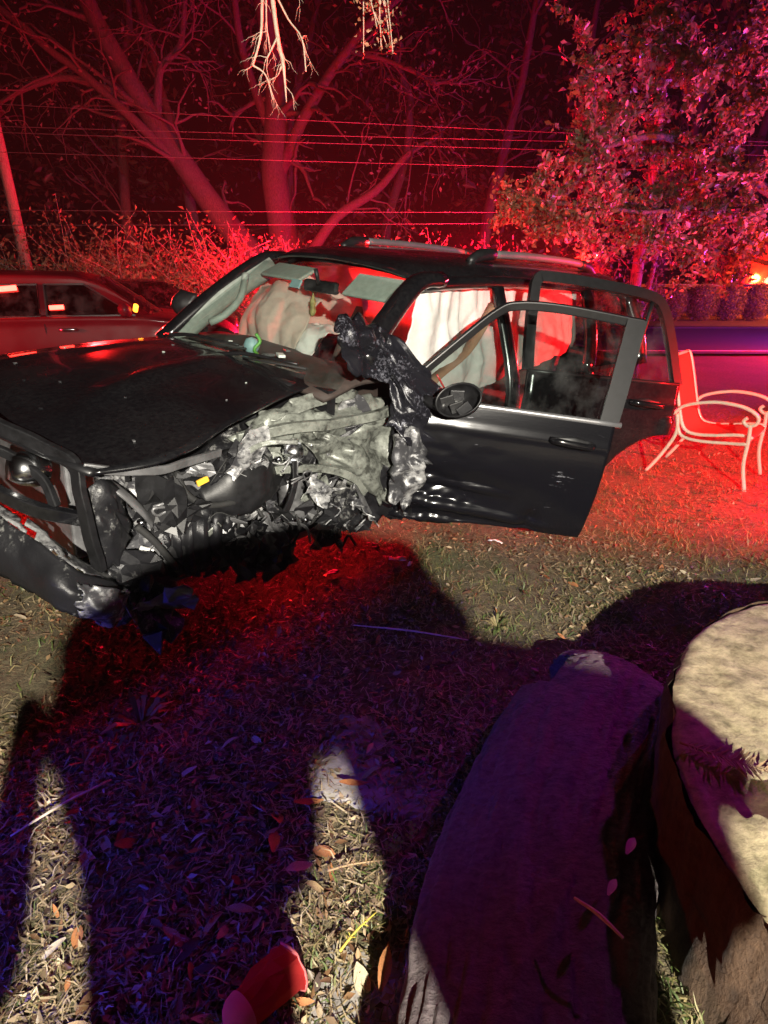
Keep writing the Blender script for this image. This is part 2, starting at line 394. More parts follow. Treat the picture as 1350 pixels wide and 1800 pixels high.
# ------------------------------------------------------------------ the setting: ground, road
def gh(x, y):
    d = math.hypot(x, y)
    k = min(1, max(0, (14 - d) / 8)); dip = -.12 * math.exp(-((x + 4.6) ** 2 + (y - 8) ** 2) / 6)
    return (.035 * noise.noise(Vector((x * .9, y * .9, 0))) + .014 * noise.noise(Vector((x * 4, y * 4, 3)))) * k + dip
def axis(lo, hi, step, far):
    a = list(np.arange(lo, hi + 1e-6, step)); s = step; p = lo; q = hi; L = []; Rr = []
    while p > -far: s *= 1.35; p -= s; L.append(p)
    s = step
    while q < far: s *= 1.35; q += s; Rr.append(q)
    return L[::-1] + a + Rr
gx = axis(-3.6, 4.4, .06, 180); gy = axis(.2, 6.2, .06, 180)
V = [(x, y, gh(x, y)) for y in gy for x in gx]; nx = len(gx)
F = [(j * nx + i, j * nx + i + 1, (j + 1) * nx + i + 1, (j + 1) * nx + i) for j in range(len(gy) - 1) for i in range(nx - 1)]
ground = mesh('ground', V, F, 'earth'); tag(ground, 'trampled lawn of earth, dry grass and leaf litter', 'ground', kind='structure')
def strip(name, y0, y1, z, mat, x0=-90, x1=90):
    o = mesh(name, [(x0, y0, z), (x1, y0, z), (x1, y1, z), (x0, y1, z)], [(0, 1, 2, 3)], mat, None, False); o['kind'] = 'structure'; return o
strip('road', 11.9, 17.6, .05, 'asphalt', 3.6, 90)
strip('road_edge_line', 12.25, 12.36, .054, 'line_paint', 3.6, 90)
strip('road_far_line', 17.1, 17.22, .054, 'line_paint', 3.6, 90)


# ------------------------------------------------------------------ the wrecked SUV (local: x forward, y to its left side, z up)
PATCH={"fender_flap":[[[0.986,0.72,1.408],[0.836,0.7,1.448],[0.682,0.7,1.414]],[[1.035,0.82,1.383],[0.916,0.82,1.403],[0.742,0.8,1.345]],[[0.983,0.8,1.312],[0.834,0.78,1.291],[0.664,0.78,1.234]],[[0.947,0.8,1.232],[0.822,0.8,1.176],[0.676,0.78,1.149]]],"fender_sheet":[[[0.738,0.7,1.425],[0.617,0.74,1.378],[0.489,0.84,1.234],[0.372,0.88,1.132]],[[0.693,0.76,1.311],[0.636,0.84,1.217],[0.456,0.9,1.099],[0.264,0.93,0.972]],[[0.648,0.78,1.124],[0.587,0.86,1.047],[0.428,0.92,0.937],[0.139,0.93,0.854]],[[0.625,0.8,0.943],[0.599,0.9,0.869],[0.463,0.93,0.819],[0.35,0.94,0.858]]],"apron_upper":[[[1.304,0.55,0.99],[1.066,0.6,1.033],[0.72,0.62,1.039],[0.326,0.6,1.024]],[[1.408,0.64,0.944],[1.129,0.68,0.964],[0.789,0.7,0.948],[0.394,0.7,0.937]],[[1.339,0.6,0.828],[1.072,0.66,0.833],[0.753,0.68,0.796],[0.399,0.7,0.773]]],"apron_lower":[[[1.09,0.7,0.91],[0.846,0.74,0.927],[0.492,0.76,0.913]],[[1.065,0.74,0.825],[0.792,0.78,0.786],[0.56,0.8,0.773]],[[0.871,0.7,0.681],[0.713,0.78,0.636],[0.546,0.8,0.606]],[[0.639,0.66,0.52],[0.598,0.74,0.486],[0.497,0.78,0.437]]],"hinge_strip":[[[1.251,0.6,1.022],[1.019,0.62,1.093],[0.717,0.62,1.087]],[[1.247,0.66,1.001],[1.027,0.68,1.045],[0.728,0.66,1.044]]],"pillar_crush":[[[0.631,0.82,0.89],[0.56,0.88,0.934],[0.489,0.95,0.823]],[[0.661,0.86,0.737],[0.612,0.94,0.729],[0.494,0.96,0.699]],[[0.651,0.84,0.532],[0.608,0.9,0.511],[0.543,0.93,0.511]]],"torn_dark":[[[0.738,0.74,0.703],[0.672,0.8,0.742],[0.562,0.84,0.699]],[[0.682,0.72,0.551],[0.589,0.78,0.557],[0.529,0.86,0.532]],[[0.605,0.7,0.377],[0.491,0.76,0.362],[0.443,0.84,0.387]]],"lower_strip":[[[1.167,0.6,0.717],[1.129,0.66,0.74],[0.975,0.62,0.665]],[[1.158,0.62,0.565],[1.128,0.7,0.593],[0.956,0.64,0.502]],[[1.074,0.56,0.347],[1.031,0.62,0.343],[0.877,0.6,0.321]]],"lower_plate":[[[0.977,0.56,0.646],[0.9,0.64,0.68],[0.685,0.6,0.582]],[[0.964,0.58,0.5],[0.887,0.66,0.529],[0.694,0.62,0.479]],[[0.836,0.5,0.302],[0.757,0.56,0.303],[0.625,0.54,0.311]]],"lamp_backing":[[[2.1,0.78,0.914],[2.029,0.8,0.945],[1.952,0.74,0.835]],[[2.104,0.8,0.792],[2.029,0.82,0.795],[1.951,0.76,0.708]],[[2.08,0.78,0.64],[2.037,0.8,0.605],[1.964,0.74,0.582]]],"wheel_liner":[[[1.792,0.66,0.723],[1.634,0.7,0.732],[1.405,0.66,0.692]],[[1.825,0.74,0.658],[1.686,0.78,0.647],[1.47,0.72,0.591]],[[1.805,0.72,0.497],[1.663,0.74,0.429],[1.431,0.68,0.391]]],"lower_tray":[[[2.023,0.68,0.592],[1.913,0.7,0.625],[1.735,0.64,0.503]],[[2.042,0.76,0.565],[1.935,0.78,0.571],[1.747,0.7,0.454]],[[1.973,0.7,0.423],[1.882,0.72,0.397],[1.667,0.64,0.284]]],"support_sheet":[[[2.005,0.62,0.923],[1.811,0.6,0.854],[1.558,0.56,0.812]],[[1.944,0.64,0.797],[1.802,0.62,0.735],[1.588,0.58,0.692]],[[1.817,0.6,0.603],[1.708,0.6,0.596],[1.553,0.56,0.549]]],"bumper":[[[2.417,0.1,0.896],[2.325,0.48,0.834],[2.245,0.72,0.764],[2.186,0.86,0.697],[2.058,0.84,0.574]],[[2.456,0.1,0.774],[2.361,0.5,0.746],[2.281,0.75,0.701],[2.229,0.92,0.657],[2.097,0.88,0.563]],[[2.492,0.1,0.625],[2.383,0.48,0.626],[2.287,0.73,0.6],[2.23,0.89,0.566],[2.144,0.86,0.485]]],"bumper_lip":[[[2.417,0.1,0.896],[2.325,0.48,0.834],[2.245,0.72,0.764],[2.186,0.86,0.697],[2.052,0.84,0.572]],[[2.389,0.06,0.912],[2.29,0.42,0.842],[2.203,0.64,0.761],[2.125,0.76,0.67],[1.989,0.72,0.524]]]}
BARS={"hood_lip":[[2.111,0.84,1.022],[2.03,0.86,1.004],[1.897,0.86,0.977],[1.746,0.82,0.964],[1.57,0.76,0.952]],"bezel_outer":[[2.298,0.45,1.148],[2.241,0.55,1.099],[2.169,0.66,1.054],[2.121,0.78,1.019],[2.123,0.82,0.926],[2.11,0.82,0.78],[2.082,0.8,0.632]],"bezel_inner":[[2.298,0.5,1.043],[2.223,0.6,0.996],[2.18,0.68,0.946],[2.167,0.72,0.861]],"bezel_low":[[2.349,0.52,0.953],[2.292,0.62,0.9],[2.21,0.7,0.848],[2.11,0.78,0.823]],"strap":[[2.001,0.74,0.915],[1.956,0.77,0.864],[1.875,0.76,0.751],[1.841,0.72,0.671]],"hose":[[1.726,0.7,0.882],[1.717,0.76,0.807],[1.633,0.78,0.751],[1.501,0.78,0.737],[1.372,0.74,0.717]],"hose2":[[1.714,0.66,0.855],[1.787,0.72,0.81],[1.807,0.74,0.741]],"hose3":[[1.933,0.78,0.745],[1.884,0.8,0.681],[1.822,0.8,0.577],[1.774,0.76,0.505]],"pinstripe":[[0.444,0.91,1.195],[0.369,0.93,1.103],[0.292,0.945,1.003],[0.195,0.945,0.904]]}
PTS={"airbox": [1.412, 0.62, 0.77], "ytag": [1.655, 0.74, 0.852], "foglens": [2.24, 0.58, 0.966], "wtag1": [1.828, 0.72, 0.874], "wtag2": [1.909, 0.78, 0.629], "steer": [-0.431, 0.5, 0.925], "mirrorP": [0.649, -0.85, 1.285], "figurine": [0.831, 0.1, 1.24], "rear_mirror": [0.249, 0.0, 1.514], "charm": [0.392, -0.05, 1.366], "handleF": [-0.221, 1.4, 0.863]}

CARM = Matrix(((-.671725, .734284, .098044, -.228751), (-.739405, -.672682, -.027919, 3.902413), (.045452, -.091248, .994790, .008765), (0, 0, 0, 1)))
suv = empty('wrecked_suv', label='wrecked black SUV with torn front corner and both near doors hanging open', cat='SUV')
suv.matrix_world = CARM
def sym(rows):
    """rows given for y>=0 from centre out -> full width, right side first"""
    return [[(x, -y, z) for x, y, z in r[::-1]] + [p for p in r if p[1] > 1e-6] if r[0][1] < 1e-6 else r for r in rows]

# hood: pushed back and bent, its near edge lifted
HR = [[(.95, -.76, 1.115), (1.0, -.40, 1.155), (1.02, 0, 1.165), (.96, .32, 1.15), (.80, .53, 1.10)],
      [(1.25, -.77, 1.10), (1.26, -.42, 1.15), (1.28, 0, 1.165), (1.24, .34, 1.13), (1.12, .60, 1.075)],
      [(1.55, -.77, 1.08), (1.58, -.42, 1.13), (1.60, 0, 1.145), (1.58, .40, 1.12), (1.50, .76, 1.055)],
      [(1.88, -.76, 1.045), (1.93, -.42, 1.09), (1.95, 0, 1.10), (1.92, .44, 1.075), (1.85, .92, 1.02)],
      [(2.12, -.72, .985), (2.22, -.40, 1.03), (2.25, 0, 1.04), (2.20, .46, 1.03), (2.10, .88, 1.015)]]
G = net(HR, 44, 44)
G = crumple(G, .006, 1.7, 3, lambda u, v: .15 + 1.6 * v ** 2, 2)
# pressed styling creases and a sharp buckle running across the near rear quarter
for i in range(G.shape[0]):
    for j in range(G.shape[1]):
        u, v = i / 44, j / 44
        d = abs((v - .25)) ; G[i, j, 2] += .008 * math.exp(-(d / .035) ** 2) * (1 if u > .1 else 0)
        d = abs((v - .66) - .25 * (u - .5)); G[i, j, 2] += .018 * math.exp(-(d / .04) ** 2) * math.sin(math.pi * min(1, u * 1.1))
hood = gmesh('hood', G, 'black_paint', suv, .012)
rgh = random.Random(3)
for k in range(12):
    i_, j_ = rgh.randrange(4, 42), rgh.randrange(6, 42); sz = rgh.uniform(.003, .008)
    box('loose_scrap', tuple(G[i_, j_] + np.array([0, 0, .008])), (sz * 2, sz, .004), ('grey_metal', 'trim_grey', 'scuffed_plastic')[k % 3], suv, Matrix.Rotation(rgh.uniform(0, 3), 4, 'Z'))
tube('hood_edge', [HR[4][0], HR[4][1], HR[4][2], HR[4][3], HR[4][4]], .022, 'dark_trim', suv, 6, 16, 1, .6)

# windshield, cowl, wipers
WS = [[(.93, -.73, 1.125), (1.02, -.38, 1.15), (1.05, 0, 1.16), (1.02, .38, 1.15), (.93, .73, 1.125)],
      [(.66, -.665, 1.36), (.73, -.35, 1.40), (.755, 0, 1.41), (.73, .35, 1.40), (.66, .665, 1.36)],
      [(.36, -.59, 1.585), (.41, -.30, 1.625), (.43, 0, 1.635), (.41, .30, 1.625), (.36, .59, 1.585)]]
gmesh('windshield', net(WS, 8, 16), 'windshield_glass', suv)
ci = [(.99, -.75, 1.10), (1.08, -.38, 1.12), (1.11, 0, 1.13), (1.08, .34, 1.12), (1.02, .52, 1.10)]
tube('cowl', ci, .045, 'black_plastic', suv, 8, 20, 1, .5)
def lerp(a, b, t): return Vector(a) * (1 - t) + Vector(b) * t
for a, b in (((1.06, -.55, 1.165), (.97, .02, 1.205)), ((1.10, .02, 1.165), (.98, .50, 1.20))):
    w = tube('wiper', [a, lerp(a, b, .4) + Vector((0, 0, .02)), b], [.012, .009, .006], 'black_plastic', suv, 6, 8)
    tube('wiper_blade', [lerp(a, b, .3) + Vector((-.02, 0, -.004)), b + Vector((-.01, .05, -.012)) if isinstance(b, Vector) else Vector(b) + Vector((-.01, .05, -.012))], .006, 'rubber', w, 5)
# roof
RF = [[(.35, 0, 1.65), (.34, .32, 1.64), (.31, .52, 1.61), (.28, .63, 1.565)],
      [(.10, 0, 1.70), (.09, .34, 1.695), (.07, .55, 1.665), (.05, .65, 1.60)],
      [(-.6, 0, 1.735), (-.6, .36, 1.73), (-.6, .57, 1.70), (-.6, .67, 1.63)],
      [(-1.5, 0, 1.735), (-1.5, .36, 1.73), (-1.5, .57, 1.70), (-1.5, .67, 1.63)],
      [(-2.15, 0, 1.72), (-2.15, .36, 1.715), (-2.15, .56, 1.685), (-2.15, .65, 1.61)],
      [(-2.42, 0, 1.68), (-2.42, .36, 1.675), (-2.40, .55, 1.645), (-2.38, .63, 1.57)]]
gmesh('roof', net(sym(RF), 30, 24), 'black_paint', suv, .02)
hl = [[(x - .10, y * .97, z - .028) for x, y, z in r] for r in sym(RF)]
gmesh('headliner', net(hl, 12, 10), 'trim_grey', suv)
for s in (-1, 1):
    rl = empty('roof_rail', parent=suv)
    tube('bar', [(-.46, s * .53, 1.760), (-.9, s * .535, 1.770), (-1.4, s * .535, 1.770), (-1.68, s * .53, 1.760)], .019, 'rail_silver', rl, 10, 14, 1, 1.2)
    tube('front_mount', [(-.24, s * .525, 1.705), (-.34, s * .525, 1.745), (-.48, s * .53, 1.760)], [.022, .032, .03], 'black_plastic', rl, 8, 6, 1, 1.1)
    tube('rear_mount', [(-1.66, s * .53, 1.760), (-1.80, s * .525, 1.745), (-1.92, s * .525, 1.70)], [.03, .032, .022], 'black_plastic', rl, 8, 6, 1, 1.1)
# pillars and roof side rails
for s in (-1, 1):
    tube('windshield_pillar', [(.97, s * .765, 1.10) if s < 0 else (.80, .73, 1.25), (.68, s * .70, 1.35), (.36, s * .635, 1.575), (.16, s * .645, 1.61)], [.05, .05, .048, .045], 'black_paint', suv, 10, 14, 1.25, .9)
    tube('pillar_trim', [(.90, s * .72, 1.10) if s < 0 else (.66, .655, 1.32), (.62, s * .645, 1.35), (.30, s * .575, 1.56)], [.055, .06, .06], 'trim_grey', suv, 8, 8, .8, 1)
    tube('door_header', [(.30, s * .635, 1.58), (-.35, s * .665, 1.615), (-1.3, s * .665, 1.615), (-2.1, s * .65, 1.60), (-2.38, s * .64, 1.55)], .036, 'black_paint', suv, 8, 18)
    tube('centre_pillar', [(-.36, s * .90, .46), (-.37, s * .90, .80), (-.37, s * .87, 1.10), (-.36, s * .665, 1.60)], [.07, .065, .055, .045], 'black_paint', suv, 8, 12, .6, 1.2)
    tube('rear_pillar', [(-1.42, s * .88, 1.05), (-1.50, s * .80, 1.30), (-1.55, s * .67, 1.60)], .06, 'black_paint', suv, 8, 8, .7, 1.2)
    tube('tail_pillar', [(-2.42, s * .87, 1.05), (-2.42, s * .78, 1.30), (-2.36, s * .64, 1.58)], .07, 'black_paint', suv, 8, 8)
    q = [[(-1.50, s * .86, 1.08), (-2.40, s * .86, 1.08)], [(-1.56, s * .68, 1.58), (-2.34, s * .66, 1.57)]]
    gmesh('quarter_window', net(q, 3, 4), 'door_glass', suv)
    box('sill', (-.35, s * .87, .44), (1.10, .12, .13), 'black_paint', suv, None, .03)
# grab handle on the far windshield pillar
tube('grab_handle', [(.74, -.60, 1.22), (.67, -.55, 1.27), (.58, -.53, 1.36), (.53, -.55, 1.45), (.50, -.58, 1.50)], .022, 'trim_grey', suv, 8, 12)
# quarter panels, far side, tail
for s in (-1, 1):
    q = [[(-1.36, s * .905, 1.10), (-1.9, s * .91, 1.10), (-2.42, s * .87, 1.08)], [(-1.36, s * .945, .85), (-1.9, s * .95, .86), (-2.46, s * .91, .85)],
         [(-1.02, s * .94, .45), (-1.9, s * .95, .62), (-2.46, s * .91, .45)]]
    gmesh('quarter_panel', net(q, 10, 12), 'black_paint', suv, .01)
q = [[(.95, -.90, 1.09), (-.4, -.92, 1.10), (-1.4, -.91, 1.10)], [(.95, -.95, .80), (-.4, -.96, .80), (-1.4, -.95, .85)], [(.95, -.92, .44), (-.4, -.92, .44), (-1.05, -.92, .45)]]
gmesh('far_side_doors', net(q, 8, 10), 'black_paint', suv, .02)
q = [[(.80, -.74, 1.12), (.2, -.87, 1.11), (-.33, -.88, 1.11)], [(.38, -.66, 1.54), (.1, -.69, 1.58), (-.33, -.69, 1.58)]]
gmesh('side_window', net(q, 3, 6), 'door_glass', suv)
q = [[(-.42, -.88, 1.11), (-1.42, -.88, 1.11)], [(-.42, -.69, 1.58), (-1.48, -.69, 1.58)]]
gmesh('side_window', net(q, 3, 4), 'door_glass', suv)
q = [[(.95, -.83, 1.09), (1.5, -.86, 1.06), (2.10, -.80, .99)], [(.95, -.94, .85), (1.5, -.95, .90), (2.16, -.88, .85)], [(.98, -.94, .50), (1.5, -.95, .74), (2.14, -.88, .55)]]
gmesh('far_fender', net(q, 8, 14), 'black_paint', suv, .01)
q = [[(-2.44, -.86, 1.08), (-2.5, 0, 1.1), (-2.44, .86, 1.08)], [(-2.50, -.9, .8), (-2.56, 0, .8), (-2.50, .9, .8)], [(-2.52, -.9, .45), (-2.6, 0, .45), (-2.52, .9, .45)]]
gmesh('tailgate', net(q, 6, 10), 'black_paint', suv, .01)
q = [[(-2.43, -.80, 1.10), (-2.46, 0, 1.12), (-2.43, .80, 1.10)], [(-2.36, -.62, 1.58), (-2.40, 0, 1.62), (-2.36, .62, 1.58)]]
gmesh('rear_window', net(q, 4, 6), 'door_glass', suv)
box('floor_pan', (-1.0, 0, .43), (2.9, 1.72, .08), 'black_plastic', suv)
box('chassis_rail', (-.3, .46, .36), (4.1, .10, .12), 'black_plastic', suv); box('chassis_rail', (-.3, -.46, .36), (4.1, .10, .12), 'black_plastic', suv)
box('firewall', (.92, 0, .80), (.05, 1.36, .62), 'black_plastic', suv)
# wheels
def wheel(x, y, z, rr, side, tilt=0):
    w = empty('wheel', parent=suv); w.location = (x, y, z); w.rotation_euler = (R(90) * side + tilt, 0, 0)
    lathe('tyre', [(.24, -.10), (.33, -.125), (.375, -.10), (.385, 0), (.375, .10), (.33, .125), (.24, .10)], 'rubber', w, 28)
    lathe('rim', [(.24, -.09), (.235, .07), (.20, .085), (.17, .03), (.07, .04), (.05, .07), (.0, .07)], 'grey_metal', w, 24)
wheel(-1.395, .80, .46, .385, -1); wheel(-1.395, -.80, .30, .385, 1); wheel(1.395, -.80, .26, .385, 1)
# far door mirror
mr = gmesh('far_mirror', net([[(.56, -.95, 1.17), (.60, -1.05, 1.17), (.52, -1.12, 1.19)], [(.62, -.97, 1.26), (.70, -1.06, 1.26), (.60, -1.14, 1.27)], [(.58, -.97, 1.33), (.64, -1.05, 1.34), (.56, -1.12, 1.33)]], 8, 8), 'black_plastic', suv, .06)
tube('mirror_arm', [(.66, -.80, 1.15), (.60, -.97, 1.19)], .03, 'black_plastic', suv)

# interior
G = net([[(.99, -.70, 1.08), (1.04, 0, 1.11), (.99, .70, 1.08)], [(.72, -.70, 1.14), (.74, 0, 1.15), (.72, .70, 1.14)], [(.50, -.70, 1.12), (.50, 0, 1.13), (.50, .70, 1.12)], [(.40, -.70, .98), (.40, 0, .99), (.40, .70, .98)], [(.46, -.70, .62), (.46, 0, .62), (.46, .70, .62)]], 16, 16)
gmesh('dashboard', crumple(G, .012, 3, 8), 'dash_brown', suv, .02)
sw = empty('steering_wheel', parent=suv); sw.location = (.16, .40, 1.02); sw.rotation_euler = (R(20), R(52), R(8))
tube('rim', [(math.cos(a) * .185, math.sin(a) * .185, 0) for a in np.linspace(0, 2 * math.pi, 29)], .017, 'black_plastic', sw, 8)
lathe('hub', [(0.0, .035), (.05, .035), (.075, .015), (.08, -.02), (.03, -.05)], 'black_plastic', sw, 14)
for a in (R(100), R(-20), R(200)):
    tube('spoke', [(math.cos(a) * .06, math.sin(a) * .06, .0), (math.cos(a) * .18, math.sin(a) * .18, 0)], .015, 'scuffed_plastic', sw, 6, 0, 1.4, .6)
box('badge', (0.02, .02, .04), (.05, .035, .008), 'chrome', sw, None, .003)
tube('column', [(0, 0, -.04), (0, 0, -.45)], .035, 'black_plastic', sw, 8)
for y in (-.38, .38):
    st = empty('front_seat', parent=suv)
    gmesh('seat_cushion', net([[(.22, y - .24, .70), (.22, y, .72), (.22, y + .24, .70)], [(-.05, y - .25, .78), (-.05, y, .74), (-.05, y + .25, .78)], [(-.33, y - .24, .74), (-.33, y, .72), (-.33, y + .24, .74)]], 8, 8), 'seat_cloth', st, .16)
    gmesh('seat_back', net([[(-.30, y - .24, .72), (-.33, y, .72), (-.30, y + .24, .72)], [(-.38, y - .25, 1.0), (-.44, y, 1.0), (-.38, y + .25, 1.0)], [(-.52, y - .20, 1.30), (-.56, y, 1.30), (-.52, y + .20, 1.30)]], 10, 8), 'seat_cloth', st, .12)
    bevel(box('headrest', (-.58, y, 1.42), (.11, .25, .18), 'seat_cloth', st), .05, 4)
gmesh('rear_bench', net([[(-.85, -.62, .78), (-.85, 0, .78), (-.85, .62, .78)], [(-1.25, -.62, .80), (-1.25, 0, .80), (-1.25, .62, .80)], [(-1.45, -.60, 1.15), (-1.45, 0, 1.15), (-1.45, .60, 1.15)], [(-1.52, -.58, 1.38), (-1.52, 0, 1.38), (-1.52, .58, 1.38)]], 14, 10), 'seat_cloth', suv, .12)
# airbags: curtains along both sides and the burst front bags
def bag(name, rows, mat, seed, amp=.03, nu=22, nv=30, fr=5):
    G = crumple(crumple(net(rows, nu * 2, nv * 2), amp * .55, fr * .9, seed, None, 1, (1.6, 1.6, .4)), amp * .22, fr * 2.0, seed + 3, None, 3, (1, 1, .6)); return gmesh(name, G, mat, suv, .003)
bag('curtain_airbag', [[(.26, .595, 1.57), (-.10, .61, 1.60), (-.45, .61, 1.60), (-1.0, .61, 1.60), (-1.5, .60, 1.59)], [(.36, .66, 1.36), (-.10, .63, 1.38), (-.45, .63, 1.38), (-1.0, .65, 1.40), (-1.5, .64, 1.42)], [(.48, .72, 1.12), (.0, .70, 1.10), (-.40, .68, 1.16), (-1.0, .70, 1.22), (-1.5, .68, 1.28)], [(.46, .72, .96), (.05, .70, .90), (-.30, .66, 1.0), (-1.0, .70, 1.12), (-1.5, .68, 1.2)]], 'airbag', 4, .032, 26, 48)
bag('curtain_airbag', [[(.26, -.58, 1.57), (-.4, -.61, 1.60), (-1.0, -.61, 1.60), (-1.5, -.60, 1.59)], [(.40, -.64, 1.36), (-.4, -.66, 1.38), (-1.0, -.66, 1.40), (-1.5, -.64, 1.42)], [(.46, -.68, 1.14), (-.4, -.70, 1.12), (-1.0, -.70, 1.20), (-1.5, -.68, 1.26)]], 'airbag_tan', 14, .03)
bag('passenger_airbag', [[(.52, -.62, 1.12), (.54, -.38, 1.13), (.52, -.10, 1.12)], [(.48, -.64, 1.26), (.56, -.38, 1.30), (.46, -.08, 1.26)], [(.34, -.62, 1.42), (.40, -.36, 1.46), (.30, -.10, 1.40)], [(.10, -.58, 1.44), (.12, -.36, 1.46), (.08, -.14, 1.42)]], 'airbag_warm', 24, .03)
bag('burst_airbag', [[(.50, .04, 1.12), (.48, -.08, 1.13), (.42, -.22, 1.13)], [(.40, .05, 1.22), (.42, -.10, 1.24), (.34, -.24, 1.24)], [(.26, .04, 1.26), (.26, -.10, 1.27), (.22, -.22, 1.26)]], 'airbag', 25, .025, 14, 14)
bag('driver_airbag', [[(.10, .30, 1.08), (.06, .5, 1.12), (.0, .66, 1.06)], [(-.06, .28, .98), (-.10, .5, .98), (-.14, .70, .94)], [(-.10, .30, .84), (-.14, .5, .82), (-.16, .70, .80)]], 'airbag', 26, .03, 14, 14)
bag('hanging_airbag', [[(-.10, -.30, 1.60), (-.12, 0, 1.62), (-.12, .28, 1.62), (-.08, .54, 1.58)], [(-.20, -.26, 1.40), (-.24, 0, 1.38), (-.22, .28, 1.38), (-.16, .56, 1.40)], [(-.22, -.2, 1.16), (-.24, .02, 1.14), (-.24, .28, 1.10), (-.20, .56, 1.12)]], 'airbag_thin', 28, .03)
tube('seat_belt', [(-.34, .68, 1.50), (-.10, .70, 1.25), (.22, .735, 1.12), (.42, .75, .98)], .04, 'tan_strap', suv, 6, 14, 1, .12)
box('sun_visor', (.36, -.34, 1.545), (.16, .36, .02), 'trim_grey', suv, Matrix.Rotation(R(25), 4, 'Y'), .008)
box('sun_visor', (.33, .34, 1.53), (.17, .36, .02), 'trim_grey', suv, Matrix.Rotation(R(40), 4, 'Y'), .008)
rm = bevel(box('rear_view_mirror', (.42, .02, 1.50), (.04, .23, .065), 'black_plastic', suv, Matrix.Rotation(R(12), 4, 'Z')), .015)
tube('mirror_stalk', [(.47, .02, 1.59), (.44, .02, 1.51)], .012, 'black_plastic', rm)
box('toll_tag', (.455, -.16, 1.495), (.012, .085, .05), 'teal_plastic', suv, Matrix.Rotation(R(-30), 4, 'Y'), .003)
ch = tube('hanging_charm', [(.41, -.06, 1.47), (.405, -.062, 1.43), (.408, -.06, 1.40), (.40, -.065, 1.36), (.41, -.06, 1.33)], [.003, .006, .022, .014, .024, .006], 'dull_gold', suv, 8, 8)
fg = empty('dashboard_figurine', parent=suv); fg.location = (.86, -.02, 1.19)
lathe('globe', [(0, -.045), (.03, -.035), (.045, 0), (.03, .035), (0, .045)], 'teal_plastic', fg, 14)
tube('band', [(-.02, .045, -.05), (.02, .05, -.01), (-.01, .06, .03), (.01, .05, .07)], .009, 'green_plastic', fg, 6, 10)
for k, (x, y, z, s) in enumerate(((.90, .18, 1.18, .03), (.88, .25, 1.19, .035), (.86, -.12, 1.17, .015), (.90, .12, 1.165, .02), (.72, .1, 1.18, .025), (.8, -.3, 1.165, .012))):
    box('loose_scrap', (x, y, z), (s * 2, s, s * .4), ('grey_metal', 'white_plastic')[k % 2], suv, Matrix.Rotation(k * 1.1, 4, 'Z'), .002)

# doors (door local: x = -distance from the hinge, y out, z up)
def door_obj(M, T):
    e = empty('door', parent=suv)
    e.matrix_local = Matrix((list(M[0]) + [T[0]], list(M[1]) + [T[1]], list(M[2]) + [T[2]], [0, 0, 0, 1])); return e
def off(z): return -.05 * ((z - .78) / .35) ** 2 if z < 1.12 else -.05 - (z - 1.12) * .36
def skin(e, S, zb, zt, nz, mat, dent, name='door_skin'):
    G = np.array([[(-s, off(zb(s) + (zt(s) - zb(s)) * k / nz), zb(s) + (zt(s) - zb(s)) * k / nz) for s in S] for k in range(nz + 1)])
    for i in range(G.shape[0]):
        for j in range(G.shape[1]): G[i, j, 1] += dent(-G[i, j, 0], G[i, j, 2])
    return gmesh(name, G, mat, e, .035)
d1 = door_obj(((.678129, .734904, .007566), (-.733886, .676567, .060564), (.039390, -.046623, .998136)), (.5687, .7418, -.0251))
def dent1(s, z):
    d = .006 * math.exp(-((z - .985 + .01 * s) / .02) ** 2)                       # pressed crease below the belt
    a = max(0, 1 - s / .95)
    d += -.05 * math.exp(-((z - .66 + .10 * (s - .3)) / .10) ** 2) * a           # long scrape pushed in
    d += .028 * math.exp(-((z - .575 + .10 * s) / .022) ** 2) * min(1, max(0, (1.0 - s) * 4))
    d += .016 * math.exp(-((z - .70 + .07 * s) / .016) ** 2) * min(1, max(0, (.72 - s) * 5))
    d += -.03 * math.exp(-((z - .50 + .06 * s) / .05) ** 2) * math.exp(-((s - .55) / .4) ** 2)
    d += -.04 * math.exp(-((s - .80) / .05) ** 2 - ((z - .51) / .06) ** 2)
    d += .075 * rid((s * 5, z * 9, 2), 5, 3) * max(0, (.62 - s)) * max(0, 1.02 - z)
    return d
skin(d1, np.linspace(-.02, 1.10, 70), lambda s: .42 + .02 * s, lambda s: 1.095, 56, 'scraped_door', dent1)
def wframe(e, pts, r, mat='dark_trim', n=40): return bevel(tube('window_frame', [(-s, off(z) - .005, z) for s, z in pts], r, mat, e, 4, n, .9, 1.35, False), .006)
wf = wframe(d1, [(-.02, 1.10), (.10, 1.22), (.26, 1.38), (.42, 1.53), (.52, 1.575), (.75, 1.59), (1.16, 1.575)], [.020, .022, .024])
pl = [(1.13, 1.60), (1.085, 1.10)]
gmesh('pillar_cover', np.array([[(-(s + d), off(z) + .012, z) for d in (-.055, 0, .045)] for s, z in ((1.125, 1.59), (1.11, 1.45), (1.09, 1.25), (1.07, 1.095))]), 'dark_trim', d1, .012, False)
G = np.array([[(-s, off(z) - .008, z) for s in np.linspace(max(.0, (z - 1.10) * 1.0) + .01, 1.07, 8)] for z in np.linspace(1.09, 1.575, 6)])
gmesh('window', G, 'door_glass', d1)
tube('belt_trim', [(-s, off(1.10) + .012, 1.10) for s in (.0, .4, .8, 1.13)], .013, 'rail_silver', d1, 6, 8, 1, 1.2)
tube('handle_recess', [(-.80, .004, .985), (-.90, .006, .985), (-1.0, .004, .985)], [.02, .036, .02], 'black_plastic', d1, 10, 8, .35, 1)
tube('handle', [(-.785, .008, .99), (-.82, .045, .995), (-.92, .05, .99), (-.985, .04, .985), (-1.01, .008, .98)], .014, 'black_paint', d1, 8, 16, 1, 1.3)
